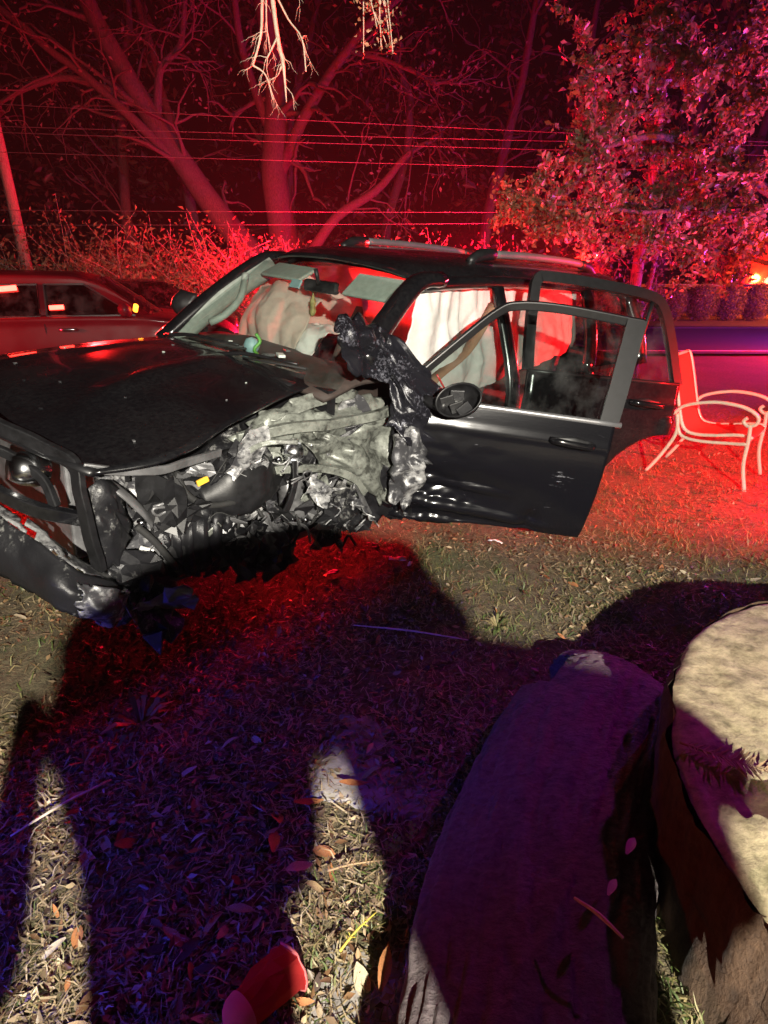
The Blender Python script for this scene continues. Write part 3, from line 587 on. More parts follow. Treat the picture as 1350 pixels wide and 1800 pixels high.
MM = Matrix.Translation((-.265, .12, 1.155)) @ Vector((.35, .80, .45)).to_track_quat('Z', 'Y').to_matrix().to_4x4() @ Matrix.Rotation(R(28), 4, 'Z') @ Matrix.Diagonal((.86, .62, .9, 1))
mi = lathe('door_mirror', [(0, -.10), (.07, -.095), (.115, -.06), (.13, -.01), (.132, .015), (.124, .02), (.118, .0), (.10, -.04), (0, -.05)], 'black_plastic', d1, 26, MM)
tube('mirror_arm', [(-.12, -.02, 1.10), (-.17, .04, 1.10), (-.22, .08, 1.11)], .028, 'black_plastic', d1, 8, 6)
for k in range(4):
    r_ = random.Random(k + 40); c_ = MM @ Vector((r_.uniform(-.07, .07), r_.uniform(-.07, .07), -.025)); box('mirror_motor', c_, (.07, .012, .05), ('scuffed_plastic', 'black_plastic')[k % 2], mi, Matrix.Rotation(r_.uniform(0, 3), 4, 'Y'), .004)
gmesh('door_card', np.array([[(-s, -.075, z) for s in (.05, .4, .8, 1.05)] for z in (.47, .7, .9, 1.06)]), 'trim_grey', d1, .02)

d2 = door_obj(((.811534, .584304, -.001053), (-.583624, .810675, .046782), (.028188, -.037351, .998905)), (-.3089, .9605, .0619))
def zb2(s): return .41 if s < .63 else .41 + .40 * math.sqrt(max(0, 1 - ((1.05 - s) / .42) ** 2))
dent2 = lambda s, z: .006 * math.exp(-((z - .985) / .02) ** 2) + .02 * math.exp(-((s - .99) / .05) ** 2) * (1 if z < .9 else 0)
skin(d2, np.concatenate([np.linspace(0, .62, 14), np.linspace(.632, .72, 14), np.linspace(.735, 1.015, 16)]), zb2, lambda s: 1.11, 26, 'black_paint', dent2)
wframe(d2, [(.0, 1.11), (-.005, 1.30), (.0, 1.50), (.015, 1.585), (.08, 1.605), (.45, 1.60), (.76, 1.575), (.86, 1.51), (.93, 1.35), (1.01, 1.10)], .03)
tube('window_divider', [(-.66, off(1.11), 1.11), (-.78, off(1.56), 1.56)], .016, 'dark_trim', d2, 6, 6)
G = np.array([[(-s, off(z) - .008, z) for s in np.linspace(.01, 1.0 - .30 * max(0, z - 1.10), 8)] for z in np.linspace(1.10, 1.58, 6)])
gmesh('window', G, 'door_glass', d2)
tube('belt_trim', [(-s, off(1.11) + .012, 1.11) for s in (.0, .5, 1.01)], .012, 'dark_trim', d2, 6, 6)
tube('handle_recess', [(-.70, .004, .985), (-.80, .006, .985), (-.90, .004, .985)], [.02, .036, .02], 'black_plastic', d2, 10, 8, .35, 1)
tube('handle', [(-.685, .008, .99), (-.72, .045, .995), (-.82, .05, .99), (-.885, .04, .985), (-.91, .008, .98)], .014, 'black_paint', d2, 8, 16, 1, 1.3)
gmesh('door_card', np.array([[(-s, -.075, z) for s in (.05, .3, .55, .9)] for z in (.85, .92, 1.0, 1.06)]), 'trim_grey', d2, .02)

# torn front corner
def patch(name, key, mat, seed, amp, nu, nv, ragged=None, pleat=None, jit=.35):
    """sheet crushed into flat facets; pleat=(nu waves, nv waves) adds long folds across the sheet"""
    base = net(PATCH[key], nu, nv); N = gnormals(base); rg_ = np.random.default_rng(seed); G = base.copy()
    cell = np.linalg.norm(base[1, 0] - base[0, 0]) * .5 + np.linalg.norm(base[0, 1] - base[0, 0]) * .5
    for i in range(nu + 1):
        for j in range(nv + 1):
            u, v = i / nu, j / nv; d = noise.noise(Vector((u * 3, v * 3, seed))) * 1.2 + noise.noise(Vector((u * 8, v * 8, seed * 2))) * .8 + rg_.normal() * .30
            if pleat:
                w = noise.noise(Vector((u * 2, v * 2, seed + 5))) * .35; t = (u * pleat[0] + v * pleat[1] + w * 2) % 1
                d += (1 - 2 * abs(2 * t - 1)) * .9
            G[i, j] += N[i, j] * amp * d
            G[i, j] += rg_.normal(size=3) * cell * jit * .35
    A = []                                   # torn outline: pull the border in and out
    for i in range(nu + 1):
        for j in range(nv + 1):
            if i in (0, nu) or j in (0, nv): G[i, j] += (base[nu // 2, nv // 2] - G[i, j]) * float(rg_.uniform(-.10, .16))
    a_, b_ = G.shape[:2]; F = []
    for i in range(nu):
        for j in range(nv):
            q = (i * b_ + j, i * b_ + j + 1, (i + 1) * b_ + j + 1, (i + 1) * b_ + j)
            F += [(q[0], q[1], q[2]), (q[0], q[2], q[3])] if rg_.random() < .5 else [(q[0], q[1], q[3]), (q[1], q[2], q[3])]
    me = bpy.data.meshes.new(name); me.from_pydata([tuple(map(float, p)) for p in G.reshape(-1, 3)], [], F); me.update()
    bm = bmesh.new(); bm.from_mesh(me)
    cl = bm.edges.layers.float.get('crease_edge') or bm.edges.layers.float.new('crease_edge')
    hard = [e for e in bm.edges if len(e.link_faces) == 2 and e.calc_face_angle(0) > R(24)]
    for e in hard: e[cl] = .9
    bm.to_mesh(me); bm.free(); o = link(name, me, mat, suv, True)
    m = o.modifiers.new('subdivide', 'SUBSURF'); m.levels = 1; m.render_levels = 1
    solid(o, .003, 0); return o
patch('torn_fender_flap', 'fender_flap', 'scratched_paint', 11, .022, 8, 7, None, (0, 1.5))
patch('crumpled_fender', 'fender_sheet', 'scratched_paint', 12, .024, 15, 9, None, (3.5, 1))
patch('inner_apron', 'apron_upper', 'primer_metal', 13, .030, 7, 17, None, (1, 2))
patch('inner_apron_tear', 'apron_lower', 'primer_metal', 14, .034, 9, 8, None, (1.5, 1.5))
patch('hood_hinge_strip', 'hinge_strip', 'primer_metal', 15, .010, 3, 12)
patch('crushed_hinge_pillar', 'pillar_crush', 'torn_metal', 16, .026, 11, 6, None, (2.5, 1))
patch('torn_black_panel', 'torn_dark', 'scuffed_plastic', 17, .024, 8, 6, None, (1, 2))
patch('torn_strip', 'lower_strip', 'grey_metal', 18, .014, 8, 3)
patch('torn_plate', 'lower_plate', 'grey_metal', 19, .024, 7, 5, None, (1, 1))
patch('headlamp_backing', 'lamp_backing', 'scuffed_plastic', 20, .014, 9, 5)
patch('lower_tray', 'lower_tray', 'scuffed_plastic', 22, .020, 6, 9, None, (1, 2))
patch('radiator_support', 'support_sheet', 'torn_metal', 23, .020, 6, 12, None, (1, 2))
G = net(PATCH['wheel_liner'], 40, 50)
for i in range(G.shape[0]):
    for j in range(G.shape[1]): G[i, j, 1] += .014 * (1 if math.sin(j * .75) > 0 else -1) * math.sin(math.pi * i / 40)
gmesh('wheel_liner', crumple(G, .016, 6, 21), 'scuffed_plastic', suv, .004, True, 7)
bp = empty('front_bumper', parent=suv)
gmesh('bumper_cover', crumple(net(PATCH['bumper'], 14, 50), .007, 9, 31), 'scuffed_plastic', bp, .012)
gmesh('bumper_flange', crumple(net(PATCH['bumper_lip'], 6, 50), .006, 9, 32), 'torn_metal', bp, .008, True, 4)
gmesh('bumper_end', crumple(net([[(2.20, .90, .67), (2.13, .93, .64), (2.04, .87, .56)], [(2.22, .94, .60), (2.13, .95, .56), (2.06, .90, .50)], [(2.20, .90, .52), (2.14, .91, .48), (2.09, .88, .44)]], 30, 30), .016, 12, 33), 'torn_metal', bp, .004, True, 3)
def pressing(name, pts, w, t, mat, n=36, seed=1):
    o = tube(name, pts, w, mat, suv, 4, n, t / w, 1, False); me = o.data
    for v in me.vertices: v.co += Vector(noise.noise_vector(v.co * 9 + Vector((seed, 0, 0)))) * .006
    return bevel(o, .004)
pressing('hood_frame', BARS['hood_lip'], .022, .010, 'grey_metal', 30, 1)
pressing('grille_surround', BARS['bezel_outer'], .034, .018, 'black_plastic', 36, 2)
pressing('grille_bar', BARS['bezel_inner'], .022, .016, 'black_plastic', 24, 3)
pressing('grille_lower_bar', BARS['bezel_low'], .036, .02, 'black_paint', 24, 4)
tube('bent_strap', BARS['strap'], .03, 'grey_metal', suv, 8, 16, 1, .3)
for k in ('hose', 'hose2', 'hose3'): tube('hose', BARS[k], .013, 'rubber', suv, 8, 20)
tube('pinstripe_edge', BARS['pinstripe'], .005, 'engine_red_paint', suv, 5, 10)
# engine bay core behind the tear
G = net([[(.98, .50, 1.0), (1.4, .50, .98), (1.98, .48, .93)], [(.98, .56, .75), (1.4, .54, .75), (1.98, .56, .75)], [(.98, .48, .40), (1.4, .48, .40), (1.98, .48, .45)]], 30, 50)
gmesh('engine_bay_wall', crumple(G, .05, 5, 41), 'scuffed_plastic', suv, .01)
box('engine_block', (1.42, 0, .72), (.75, .62, .52), 'grey_metal', suv, None, .04)
box('radiator', (2.02, -.05, .74), (.06, 1.1, .44), 'grey_metal', suv, None, .01)
box('battery', (1.25, .36, .93), (.26, .18, .19), 'black_plastic', suv, None, .01)
gmesh('airbox', crumple(net([[(1.62, .60, .80), (1.52, .62, .88), (1.36, .62, .89), (1.22, .58, .82)], [(1.64, .70, .78), (1.52, .76, .85), (1.36, .76, .86), (1.20, .68, .80)], [(1.62, .72, .70), (1.50, .78, .70), (1.34, .77, .70), (1.20, .68, .70)], [(1.58, .62, .64), (1.48, .66, .60), (1.32, .66, .60), (1.22, .60, .64)]], 20, 24), .008, 6, 42), 'black_plastic', suv, .01)
box('warning_tag', (1.655, .765, .852), (.05, .012, .024), 'yellow_tag', suv, Matrix.Rotation(R(15), 4, 'Y'), .003)
for k, key in enumerate(('wtag1', 'wtag2')): box('white_clip', PTS[key], (.05, .02, .025 + .02 * k), 'white_plastic', suv, Matrix.Rotation(R(20 - 50 * k), 4, 'Y'), .004)
lp = lathe('fog_lamp', [(0, .03), (.04, .028), (.055, 0), (.06, -.05), (.05, -.08)], 'chrome', suv, 18, Matrix.Translation((2.22, .60, .966)) @ Matrix.Rotation(R(75), 4, 'Y'))
rs = random.Random(77)
# the smaller wreckage: bent sheet scraps, brackets, wires
for k in range(84):
    x = rs.uniform(.62, 2.0); z = rs.uniform(.40, 1.0 - .12 * abs(x - 1.0)); y = rs.uniform(.62, .84) if (x > 1.35 or z < .72) else rs.uniform(.58, .68)
    s = rs.uniform(.05, .13)
    d1v = Vector((rs.uniform(-1, 1), rs.uniform(-.5, .5), rs.uniform(-1, 1))).normalized(); d2v = d1v.cross(Vector((rs.uniform(-.4, .4), 1, rs.uniform(-.4, .4)))).normalized()
    c = Vector((x, y, z)); rows = [[c + d1v * a * s + d2v * b * s * .6 + Vector((0, rs.uniform(-.02, .04), 0)) for b in (-1, 0, 1)] for a in (-1, 0, 1)]
    G = net(rows, 6, 5); G = G + np.random.default_rng(k).normal(size=G.shape) * s * .10
    pm = ('primer_metal', 'torn_metal', 'scuffed_plastic', 'primer_metal', 'black_plastic', 'scuffed_plastic')
    gmesh('sheet_scrap', G, ('scuffed_plastic', 'grey_metal', 'black_plastic', 'torn_metal', 'scuffed_plastic')[k % 5] if z < .62 else pm[k % 6] if x < 1.5 else ('torn_metal', 'scuffed_plastic', 'black_plastic', 'grey_metal')[k % 4], suv, .003, False)
for k in range(30):
    x = rs.uniform(.7, 1.95); z = rs.uniform(.42, .92); y = rs.uniform(.66, .82); c = Vector((x, y, z)); pts = [c]
    for q in range(4): pts.append(pts[-1] + Vector((rs.uniform(-.10, .10), rs.uniform(-.03, .03), rs.uniform(-.09, .06))))
    tube('wire', pts, rs.uniform(.003, .009), ('rubber', 'rubber', 'grey_metal', 'torn_metal')[k % 4], suv, 6, 16)
def bent_bar(name, c, L, w, mat, kinks, seed):
    r_ = random.Random(seed); d = Vector((r_.uniform(-1, 1), r_.uniform(-.35, .35), r_.uniform(-.8, .8))).normalized(); pts = [Vector(c)]
    for _ in range(kinks + 1):
        pts.append(pts[-1] + d * L / (kinks + 1)); d = (d + Vector((r_.uniform(-.8, .8), r_.uniform(-.5, .5), r_.uniform(-.8, .8)))).normalized()
    return pressing(name, pts, w, w * .35, mat, (kinks + 1) * 4, seed)
for k in range(26):
    x = rs.uniform(.75, 1.95); z = rs.uniform(.50, .95); y = rs.uniform(.60, .78)
    bent_bar('bent_bracket', (x, y, z), rs.uniform(.12, .32), rs.uniform(.010, .024), ('primer_metal', 'grey_metal', 'torn_metal', 'black_plastic')[k % 4], rs.randrange(1, 3), 200 + k)
pressing('bent_frame_rail', [(1.42, .66, .955), (1.20, .72, .985), (.95, .74, .975), (.70, .76, .985), (.52, .74, 1.0)], .032, .024, 'primer_metal', 30, 9)
pressing('bent_frame_rail', [(1.30, .70, .80), (1.05, .76, .78), (.85, .78, .70), (.72, .76, .58)], .026, .014, 'primer_metal', 26, 10)
for k in range(12):
    x = rs.uniform(1.0, 1.95); z = rs.uniform(.5, .9); c = (x, rs.uniform(.66, .78), z)
    lathe('bolt', [(0, .012), (.012, .012), (.014, 0), (.010, -.02)], 'chrome', suv, 6, Matrix.Translation(c) @ Matrix.Rotation(R(-80), 4, 'X'))
lathe('lamp_reflector', [(0, 0), (.03, .01), (.05, .03), (.055, .05)], 'chrome', suv, 14, Matrix.Translation((1.20, .71, .87)) @ Matrix.Rotation(R(-70), 4, 'X'))
G = net([[(.55, .9, .42), (.2, .93, .40)], [(.60, .93, .48), (.2, .95, .5)]], 6, 10)

# ------------------------------------------------------------------ other vehicles
def road_car(name, label, mat, loc, rz, H=1.52, L=4.8, W=1.84, lights=None):
    """simple estate car, local x forward, y left; every pane, wheel and lamp a part"""
    e = empty(name, loc, rz, label, 'car'); h = L / 2
    prof = [(-h, .48, .78, .86), (-h + .12, .92, .82, .30), (-h + .6, .97, .90, .26), (-1.2, .98, .92, .24), (0, .99, .92, .24), (1.0, .98, .91, .25), (h - 1.05, .95, .90, .26), (h - .35, .86, .86, .30), (h - .05, .70, .76, .36), (h, .55, .70, .45)]
    rows = []
    for x, zt, w, zb in prof:
        w = w * W / 1.84
        rows.append([(x, -w * .80, zb), (x, -w, (zb + zt) * .5), (x, -w * .99, zt * .86 + zb * .14), (x, -w * .93, zt), (x, 0, zt + .02), (x, w * .93, zt), (x, w * .99, zt * .86 + zb * .14), (x, w, (zb + zt) * .5), (x, w * .80, zb)])
    gmesh('body', net(rows, 40, 40), mat, e, .01)
    gw = [(-h + .10, .70, .95, .70), (-h + .55, .70, H - .06, .58), (-1.0, .72, H, .60), (.1, .72, H, .60), (.65, .72, H - .06, .58), (h - 1.15, .78, .97, .62)]
    rows = [[(x, -.86 * W / 1.84, .95), (x, -wt - .06, (zt * .75 + .95 * .25)), (x, -wt, zt - .02), (x, 0, zt + .015), (x, wt, zt - .02), (x, wt + .06, zt * .75 + .95 * .25), (x, .86 * W / 1.84, .95)] for x, _, zt, wt in gw]
    gmesh('roof', net(rows, 24, 18), mat, e, .01)
    for s in (-1, 1):
        y0 = .895; y1 = .70
        def yy(z): return s * (y0 + (y1 - y0) * (z - .95) / (H - .95) + .012)
        for a, b, c, d in ((-1.75, -.85, -.85, -1.55), (-.78, .05, .05, -.78), (.12, 1.08, .55, .12)):
            zt = H - .10
            w = gmesh('side_window', np.array([[(a, yy(.985), .985), (b, yy(.985), .985)], [(d, yy(zt), zt), (c, yy(zt), zt)]]), 'tinted_glass', e)
            tube('window_frame', [(a, yy(.985), .985), (b, yy(.985), .985), (c, yy(zt), zt), (d, yy(zt), zt), (a, yy(.985), .985)], .014, 'dark_trim', w, 5, 0, 1, 1, False)
        for x in (-.02, .93):
            tube('door_seam', [(x - .85, s * .915, .97), (x - .85, s * .93, .70), (x - .83, s * .90, .34)], .006, 'black_plastic', e, 4)
            tube('door_handle', [(x - .70, s * .925, .86), (x - .66, s * .955, .865), (x - .54, s * .955, .865), (x - .50, s * .925, .86)], .014, 'chrome', e, 6, 8)
        tube('mirror', [(.98, s * .86, .99), (1.0, s * 1.0, 1.03), (.98, s * 1.12, 1.05)], [.03, .07, .06], mat, e, 8, 6)
        for x in (-1.42, 1.42):
            w = empty('wheel', parent=e); w.location = (x, s * .80, .34); w.rotation_euler = (R(-90) * s, 0, 0)
            lathe('tyre', [(.22, -.10), (.31, -.11), (.335, -.08), (.34, 0), (.335, .08), (.31, .11), (.22, .10)], 'rubber', w, 24)
            lathe('rim', [(.22, .08), (.20, .09), (.17, .05), (.06, .06), (.0, .08)], 'chrome', w, 20)
        hl = gmesh('headlight', net([[(h - .20, s * .55, .64), (h - .30, s * .78, .66)], [(h - .16, s * .52, .72), (h - .34, s * .80, .75)]], 4, 6), lights or 'chrome', e, .03)
        gmesh('tail_light', net([[(-h + .02, s * .60, .74), (-h + .10, s * .82, .74)], [(-h + .05, s * .60, .88), (-h + .14, s * .80, .88)]], 3, 4), 'red_lamp', e, .03)
    gmesh('windshield', net([[(1.28, -.74, .96), (1.36, 0, .97), (1.28, .74, .96)], [(.66, -.56, H - .05), (.72, 0, H - .03), (.66, .56, H - .05)]], 6, 8), 'tinted_glass', e)
    return e
pc = road_car('patrol_car', 'dark maroon car with red warning lights glowing in its side windows', 'maroon_paint', (-4.30, 8.09, -.12), R(16), 1.37); pc.scale = (1, 1, 1.22)
for x, z, a in ((-.15, 1.20, .20), (.80, 1.08, .17)):
    pass
lb = tube('warning_light', [(-.46, -.80, 1.225), (-.16, -.80, 1.245)], .026, 'red_lamp', pc, 8)
lb = tube('warning_light', [(.16, -.875, 1.065), (.31, -.875, 1.07)], .022, 'red_lamp', pc, 8)
tube('marker_light', [(1.10, -.97, 1.03), (1.12, -1.0, 1.08)], .028, 'amber_lamp', pc, 8)
tube('glowing_door_strip', [(-.45, -.955, .36), (.0, -.955, .40)], .018, 'red_lamp', pc, 6)  # strip given its own red glow, though it is no lamp
road_car('patrol_sedan', 'dark car with lit white headlights half hidden behind the wreck', 'black_paint', (-4.75, 11.3, 0.0), R(-38), 1.42, 4.7, 1.8, 'white_lamp')
# fire engine far down the road
fe = empty('fire_engine', (15.2, 24.2, 0), R(180), 'distant red fire engine with glowing warning lights at the road bend', 'fire engine')
gmesh('body', net([[(-3.2, -1.15, .5), (0, -1.2, .5), (2.3, -1.15, .5)], [(-3.2, -1.2, 1.6), (0, -1.25, 1.6), (2.4, -1.2, 1.6)], [(-3.1, -1.1, 2.7), (0, -1.15, 2.75), (2.2, -1.1, 2.6)], [(-3.1, 1.1, 2.7), (0, 1.15, 2.75), (2.2, 1.1, 2.6)], [(-3.2, 1.2, 1.6), (0, 1.25, 1.6), (2.4, 1.2, 1.6)], [(-3.2, 1.15, .5), (0, 1.2, .5), (2.3, 1.15, .5)]], 20, 14), 'engine_red_paint', fe, .05)
box('grille', (2.36, 0, 1.0), (.1, 1.6, .7), 'chrome', fe, None, .03); box('front_bumper', (2.5, 0, .55), (.3, 2.3, .3), 'chrome', fe, None, .05)
box('windshield', (2.36, 0, 1.95), (.06, 1.9, .7), 'tinted_glass', fe, None, .02)
for s in (-1, 1):
    box('side_window', (1.4, s * 1.22, 1.95), (.9, .05, .6), 'tinted_glass', fe, None, .02)
    for x in (-2.1, 1.5):
        w = empty('wheel', parent=fe); w.location = (x, s * 1.1, .5); w.rotation_euler = (R(-90) * s, 0, 0)
        lathe('tyre', [(.28, -.15), (.46, -.15), (.5, -.1), (.5, .1), (.46, .15), (.28, .15)], 'rubber', w, 20)
        lathe('rim', [(.28, .12), (.2, .05), (.08, .12), (0, .12)], 'chrome', w, 16)
for i, (x, y, z, r, m) in enumerate(((1.1, 1.30, 1.90, .09, 'red_lamp'), (1.3, 1.32, 1.12, .20, 'red_lamp'), (1.45, 1.32, .40, .09, 'warm_lamp'), (1.95, 1.30, 1.0, .10, 'red_lamp'), (-.4, 1.32, 1.2, .09, 'red_lamp'))):
    lathe('warning_lamp', [(0, -r * .5), (r * .8, -r * .45), (r, 0), (r * .8, r * .45), (0, r * .5)], m, fe, 12, Matrix.Translation((x, y, z)) @ Matrix.Rotation(R(90), 4, 'X'))

# ------------------------------------------------------------------ patio chair
chair = empty('patio_chair', (2.74, 4.76, 0), 0, 'coral sling patio chair with curled beige metal arms on the lawn', 'chair')
chair.rotation_euler = (0, 0, math.atan2(-.75, .66) + math.pi)   # local +y = forward
chair.rotation_euler = (0, 0, math.atan2(-.66, .75) - math.pi / 2)
def seatp(u, x):  # sling profile
    P = [(.30, .405), (.24, .425), (.05, .39), (-.12, .375), (-.20, .42), (-.25, .55), (-.31, .75), (-.37, .93), (-.40, .955)]
    y, z = cr(P, 24)[int(round(u * 24))]; return (x, y, z)
G = np.array([[seatp(i / 24, x) + np.array([0, 0, -.018 * (1 - (x / .22) ** 2)]) for x in np.linspace(-.225, .225, 9)] for i in range(25)])
gmesh('sling', G, 'coral_sling', chair, .004)
for s in (-1, 1):
    tube('side_rail', [seatp(i / 12, s * .235) for i in range(13)], .014, 'beige_metal', chair, 8, 30)
    tube('arm', [(s * .27, -.28, .52), (s * .28, -.20, .60), (s * .285, .0, .655), (s * .285, .20, .645), (s * .285, .31, .59), (s * .285, .31, .53), (s * .285, .26, .51), (s * .285, .225, .54), (s * .285, .245, .57)], .014, 'beige_metal', chair, 8, 44)
    tube('front_leg', [(s * .285, .275, .525), (s * .28, .285, .40), (s * .275, .29, .20), (s * .28, .34, .0)], .015, 'beige_metal', chair, 8, 20)
    tube('rear_leg', [(s * .245, -.26, .52), (s * .25, -.24, .36), (s * .26, -.33, .15), (s * .265, -.42, .0)], .015, 'beige_metal', chair, 8, 20)
    tube('lower_rail', [(s * .25, -.24, .42), (s * .25, -.19, .345), (s * .255, -.05, .33), (s * .26, .16, .35), (s * .28, .285, .37)], .014, 'beige_metal', chair, 8, 20)
tube('top_rail', [seatp(1, x) for x in (-.235, 0, .235)], .014, 'beige_metal', chair, 8, 8)
tube('cross_brace', [(-.28, .285, .37), (0, .25, .345), (.28, .285, .37)], .014, 'beige_metal', chair, 8, 10)

# ------------------------------------------------------------------ log, stump, stones
rsn = np.random.default_rng(5)
sp = cr([(.16, -.05, .0), (.24, .45, 0), (.34, .85, 0), (.47, 1.2, 0), (.70, 1.62, 0), (.90, 1.90, 0), (.99, 2.0, 0)], 200)
wd = np.interp(np.linspace(0, 1, 201), [0, .3, .55, .8, .93, 1], [.28, .285, .30, .26, .18, .11]); ht = np.interp(np.linspace(0, 1, 201), [0, .5, .8, .95, 1], [.22, .21, .20, .16, .08])
G = np.zeros((201, 101, 3))
for i in range(201):
    t = sp[min(i + 1, 200)] - sp[max(i - 1, 0)]; t /= np.linalg.norm(t); n = np.array([-t[1], t[0], 0])
    for j in range(101):
        a = math.pi * (j / 100) * 1.12 - .06 * math.pi
        c, s = math.cos(a), math.sin(a)
        k = 1 + .10 * noise.noise(Vector((i * .028, c * 1.5, s * 1.5))) + .04 * noise.noise(Vector((i * .06, j * .3, 4))) + .022 * noise.noise(Vector((i * .2, j * .55, 9)))
        crack = abs(noise.noise(Vector((i * .018, j * .16 + .6 * noise.noise(Vector((i * .05, j * .05, 1))), 21)))); k -= .03 * max(0, 1 - crack * 9)
        crack = abs(noise.noise(Vector((i * .05, j * .42, 31)))); k -= .014 * max(0, 1 - crack * 6)
        edge = .75 if (142 < i < 164 and c > .6) else 1
        q = sp[i] + n * (-c * wd[i] * k * edge) * -1; G[i, j] = (q[0], q[1], max(-.05, (abs(s) ** .42) * (1 if s > 0 else -1) * ht[i] * k))
log = gmesh('fallen_log', G, 'log_wood', None); tag(log, 'weathered grey log lying in shadow between the stone slab and the stump', 'log')
# stump
OUT = [(.76, .70), (.745, 1.0), (.81, 1.31), (1.07, 1.75), (1.5, 2.0), (2.0, 1.95), (2.3, 1.5), (2.25, .9), (1.75, .45), (1.1, .40)]
OC = np.array(cr([(*p, 0) for p in OUT] + [(*OUT[0], 0)], 120))[:, :2]; ctr = OC.mean(0)
def so(k, r, z, amp=.015):
    p = ctr + (OC[k % 120] - ctr) * r
    d = (OC[k % 120] - ctr); d = d / np.linalg.norm(d); m = amp * noise.noise(Vector((p[0] * 7, p[1] * 7, z * 3))) + amp * .7 * noise.noise(Vector((p[0] * 22, p[1] * 22, z * 4)))
    return (p[0] + d[0] * m, p[1] + d[1] * m, z)
st = empty('tree_stump', (0, 0, 0), 0, 'wide sawn stump with a bright cut top and dark bark side', 'stump')
V = []; F = []
zs = [-.05, .05, .12, .2, .28, .34, .39, .415]
for iz, z in enumerate(zs):
    for k in range(120): V.append(so(k, 1.03 - .03 * min(1, z / .2) - (.012 if iz == len(zs) - 1 else 0), z, .03))
for iz in range(len(zs) - 1):
    for k in range(120): F.append((iz * 120 + k, iz * 120 + (k + 1) % 120, (iz + 1) * 120 + (k + 1) % 120, (iz + 1) * 120 + k))
mesh('bark', V, F, 'stump_bark', st)
V = []; F = []; rr = np.linspace(.988, .02, 46)
for i, r_ in enumerate(rr):
    for k in range(120):
        p = so(k, r_, .42, .006 if i == 0 else 0); z = .42 + .008 * noise.noise(Vector((p[0] * 6, p[1] * 6, 1))) + .006 * noise.noise(Vector((p[0] * 30, p[1] * 14, 2))) + .0025 * math.sin(p[0] * 60 + p[1] * 150) - (.012 if i == 0 else 0)
        V.append((p[0], p[1], z))
for i in range(len(rr) - 1):
    for k in range(120): F.append((i * 120 + k, i * 120 + (k + 1) % 120, (i + 1) * 120 + (k + 1) % 120, (i + 1) * 120 + k))
F.append(tuple((len(rr) - 1) * 120 + k for k in range(120)))
mesh('cut_top', V, F, 'stump_top_wood', st)
def slab(name, poly, z, mat, label, seed):
    z += max(gh(*p) for p in poly); n = 14; P = np.array(poly); G = net([[(*P[0], z), (*P[1], z)], [(*P[3], z), (*P[2], z)]], n, n)
    for i in range(n + 1):
        for j in range(n + 1):
            e = min(i, j, n - i, n - j); G[i, j, 2] += .004 * noise.noise(Vector((i, j, seed)) * .6) - (.008 if e == 0 else 0)
            if e == 0: G[i, j, :2] += np.array([noise.noise(Vector((i * .5, j * .5, seed))), noise.noise(Vector((j * .5, i * .5, seed + 5)))]) * .04
    o = gmesh(name, G, mat); m = solid(o, .06, -1); tag(o, label, 'paving stone'); return o
slab('stepping_stone', [(-.27, 1.44), (.14, 1.33), (.40, 1.66), (-.16, 1.84)], .002, 'concrete', 'flat concrete stepping stone half in shadow beside the log', 2)
slab('stepping_stone', [(-.20, .80), (.04, .78), (.10, 1.18), (-.10, 1.16)], -.012, 'concrete', 'narrow stone nearest the camera covered in dead leaves', 3)
# glass jar on the stump
bt = empty('glass_bottle', (1.02, .98, .425), 0, 'small clear glass bottle lying on the stump', 'bottle'); bt.rotation_euler = (R(80), 0, R(-70))
lathe('bottle', [(0, 0), (.034, 0), (.036, .02), (.036, .10), (.015, .14), (.013, .18), (.015, .185)], 'bottle_glass', bt, 18, Matrix.Translation((0, .036, 0)))
lathe('cap', [(.0165, .165), (.0165, .188), (0, .19)], 'black_plastic', bt, 14, Matrix.Translation((0, .036, 0)))
# crushed red cup
cup = empty('plastic_cup', (-.29, .835, .0), 0, 'crushed red plastic cup with a pale rounded base at the frame bottom', 'cup')
def wob(p):
    k = .35 * min(1, max(0, p.z / .12)); return Vector((p.x * (1 - k * .5) + .022 * noise.noise(p * 34) * k * 3, p.y * (1 + k * .2) + .022 * noise.noise(p * 30 + Vector((3, 0, 0))) * k * 3 - k * .02, p.z + .008 * noise.noise(p * 18)))
MC = Matrix.Translation((-.055, -.045, .05)) @ Matrix.Rotation(R(-38), 4, 'Z') @ Matrix.Rotation(R(74), 4, 'X') @ Matrix.Rotation(R(180), 4, 'Y')
MC = Matrix.Translation((-.035, -.045, .075)) @ Vector((.50, .62, -.10)).to_track_quat('Z', 'Y').to_matrix().to_4x4() @ Matrix.Scale(1.25, 4)
lathe('cup_wall', [(.034, 0), (.037, .03), (.040, .06), (.044, .09), (.047, .12), (.049, .123), (.047, .126)], 'red_cup_plastic', cup, 13, MC, wob)
cup.children[0].data.polygons.foreach_set('use_smooth', [False] * len(cup.children[0].data.polygons))
lathe('cup_rim', [(.0475, .121), (.050, .1235), (.0475, .126), (.046, .1235), (.0475, .121)], 'pink_cup_plastic', cup, 13, MC, wob)
lathe('cup_base', [(0, -.026), (.014, -.024), (.026, -.016), (.034, -.004), (.036, .012)], 'pink_cup_plastic', cup, 26, MC)

